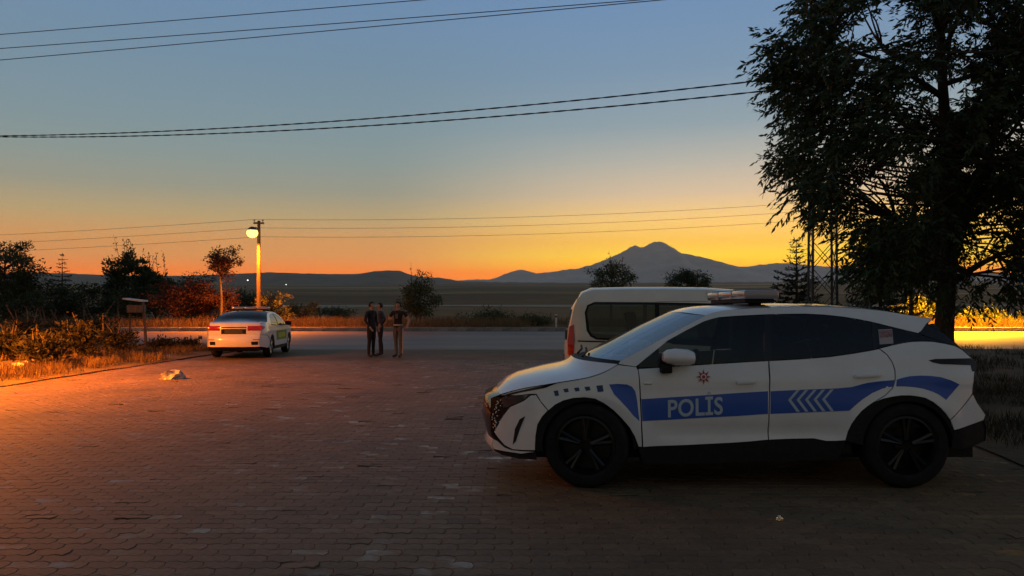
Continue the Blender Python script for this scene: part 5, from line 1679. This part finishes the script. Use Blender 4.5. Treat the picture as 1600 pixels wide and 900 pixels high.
def joints(elbL, wrL, elbR, wrR, footL=(.11, 0), footR=(-.11, 0), kneeL=0, kneeR=0, long=False, stout=1.0):
    s = stout
    J = {'pelvis': (0, 0, .95, .145 * s, .105 * s)}
    A = lambda n, x, y, z, rx, ry, par, zn: J.__setitem__(n, (x, y, z, rx, ry, par, zn))
    A('waist', 0, 0, 1.08, .135 * s, .10 * s, 'pelvis', 'shirt'); A('chest', 0, .01, 1.28, .165 * s, .115 * s, 'waist', 'shirt')
    A('collar', 0, .01, 1.43, .085, .075, 'chest', 'shirt'); A('neck', 0, 0, 1.49, .052, .052, 'collar', 'skin')
    A('head', 0, -.015, 1.60, .082, .098, 'neck', 'skin'); A('crown', 0, -.012, 1.70, .055, .066, 'head', 'skin')
    A('nose', 0, -.112, 1.585, .014, .014, 'head', 'skin')
    A('earL', .088, .0, 1.59, .014, .02, 'head', 'skin'); A('earR', -.088, .0, 1.59, .014, .02, 'head', 'skin')
    for sd, e, w, nm in ((1, elbL, wrL, 'L'), (-1, elbR, wrR, 'R')):
        A('sho' + nm, sd * .185 * s, .01, 1.40, .066, .066, 'chest', 'shirt')
        m = tuple((a + b_) / 2 for a, b_ in zip((sd * .2 * s, .01, 1.38), e))
        A('upper' + nm, *m, .055, .055, 'sho' + nm, 'shirt')
        A('elb' + nm, *e, .044, .044, 'upper' + nm, 'sleeve'); A('wr' + nm, *w, .030, .030, 'elb' + nm, 'sleeve')
        d = (Vector(w) - Vector(e)).normalized()
        palm = Vector(w) + d * .075
        A('palm' + nm, *palm, .036, .022, 'wr' + nm, 'skin')
        side = d.cross(Vector((0, 1, 0))); side = side.normalized() if side.length > .1 else Vector((1, 0, 0))
        for k, ln in enumerate((.070, .082, .076, .058)):
            b0 = palm + side * (k - 1.5) * .019
            A(f'f{k}a{nm}', *(b0 + d * ln * .6), .0095, .0095, 'palm' + nm, 'skin')
            A(f'f{k}b{nm}', *(b0 + d * ln + Vector((0, -.015, -.01))), .008, .008, f'f{k}a{nm}', 'skin')
        A('th' + nm, *(Vector(w) + d * .04 + side * -.05), .010, .010, 'palm' + nm, 'skin')
    for sd, ft, kn, nm in ((1, footL, kneeL, 'L'), (-1, footR, kneeR, 'R')):
        A('hip' + nm, sd * .09, 0, .88, .098 * s, .10 * s, 'pelvis', 'trousers')
        A('thigh' + nm, sd * .5 * (.09 + abs(ft[0])), -kn * .4, .70, .084 * s, .088 * s, 'hip' + nm, 'trousers')
        A('knee' + nm, sd * .5 * (.09 + abs(ft[0])), ft[1] * .5 - kn, .50, .062 * s, .062 * s, 'thigh' + nm, 'trousers')
        A('calf' + nm, ft[0], ft[1] * .8 - kn * .3 + .02, .30, .056 * s, .060 * s, 'knee' + nm, 'trousers')
        A('ankle' + nm, ft[0], ft[1] + .02, .10, .046, .046, 'calf' + nm, 'trousers')
        A('heel' + nm, ft[0], ft[1] + .035, .045, .042, .042, 'ankle' + nm, 'shoe')
        A('toe' + nm, ft[0] + sd * .03, ft[1] - .15, .035, .040, .034, 'heel' + nm, 'shoe')
    return J


dark1 = dict(shirt='navy', sleeve='navy', skin='skin', trousers='blackcloth', shoe='shoe')
dark2 = dict(shirt='shirt', sleeve='shirt', skin='skin', trousers='navy', shoe='shoe')
pale = dict(shirt='blackcloth', sleeve='skin', skin='skin', trousers='greycloth', shoe='shoe')
pA = gp_at(580.5, 557)
person('person in dark clothes, left one of the standing pair, arms down', pA, R(62), joints((.26, .03, 1.14), (.22, -.08, .92), (-.25, .05, 1.13), (-.20, -.10, .93)), dark1, 1.0)
pB = gp_at(591, 556.2) + Vector((0, .35, -.007))
person('person in dark clothes, right one of the standing pair, hand on hip', pB, R(-70), joints((.34, .10, 1.17), (.20, -.02, .98), (-.24, .04, 1.13), (-.20, -.10, .92), (.10, -.04), (-.10, .06)), dark2, .985)
pC = gp_at(622, 558)
prs = person('person in black top and grey trousers with white side stripe, elbows out', pC, R(-22), joints((.36, .06, 1.16), (.42, -.14, 1.0), (-.36, .04, 1.18), (-.16, -.16, 1.20), (.09, -.02), (-.10, .04)), pale, 1.0)
# the white side stripe of the trousers, pale print on the chest, belt
MB().tube([(.182, -.01, .90), (.172, -.012, .70), (.165, -.012, .50), (.160, .0, .30), (.148, .01, .12)], .016, 6).obj('trouser_stripe', M['stripe'], prs, True)
MB().lathe([(.150, -.02), (.152, .02)], 20, c=(0, 0, 1.0)).obj('belt', M['stripe'], prs, True).scale = (1, .78, 1)
MB().box((.02, -.118, 1.27), (.09, .012, .15)).obj('chest_print', M['greycloth'], prs, True, .004)

# ------------------------------------------------------------------ haze over the plain
hz = MB().box((0, 10400, 820), (46000, 27000, 1700)).obj('haze', None)
hm = bpy.data.materials.new('evening_haze'); hm.use_nodes = True
t = hm.node_tree; t.nodes.clear()
pv = N(t, 'ShaderNodeVolumePrincipled'); pv.inputs['Color'].default_value = (0.98, 0.88, 0.78, 1); pv.inputs['Density'].default_value = 2.7e-5
pv.inputs['Anisotropy'].default_value = 0.6
om = N(t, 'ShaderNodeOutputMaterial'); L(t, pv.outputs[0], om.inputs['Volume'])
hz.data.materials.clear(); hz.data.materials.append(hm)
tag(hz, 'thin evening haze over the whole plain', kind='stuff')
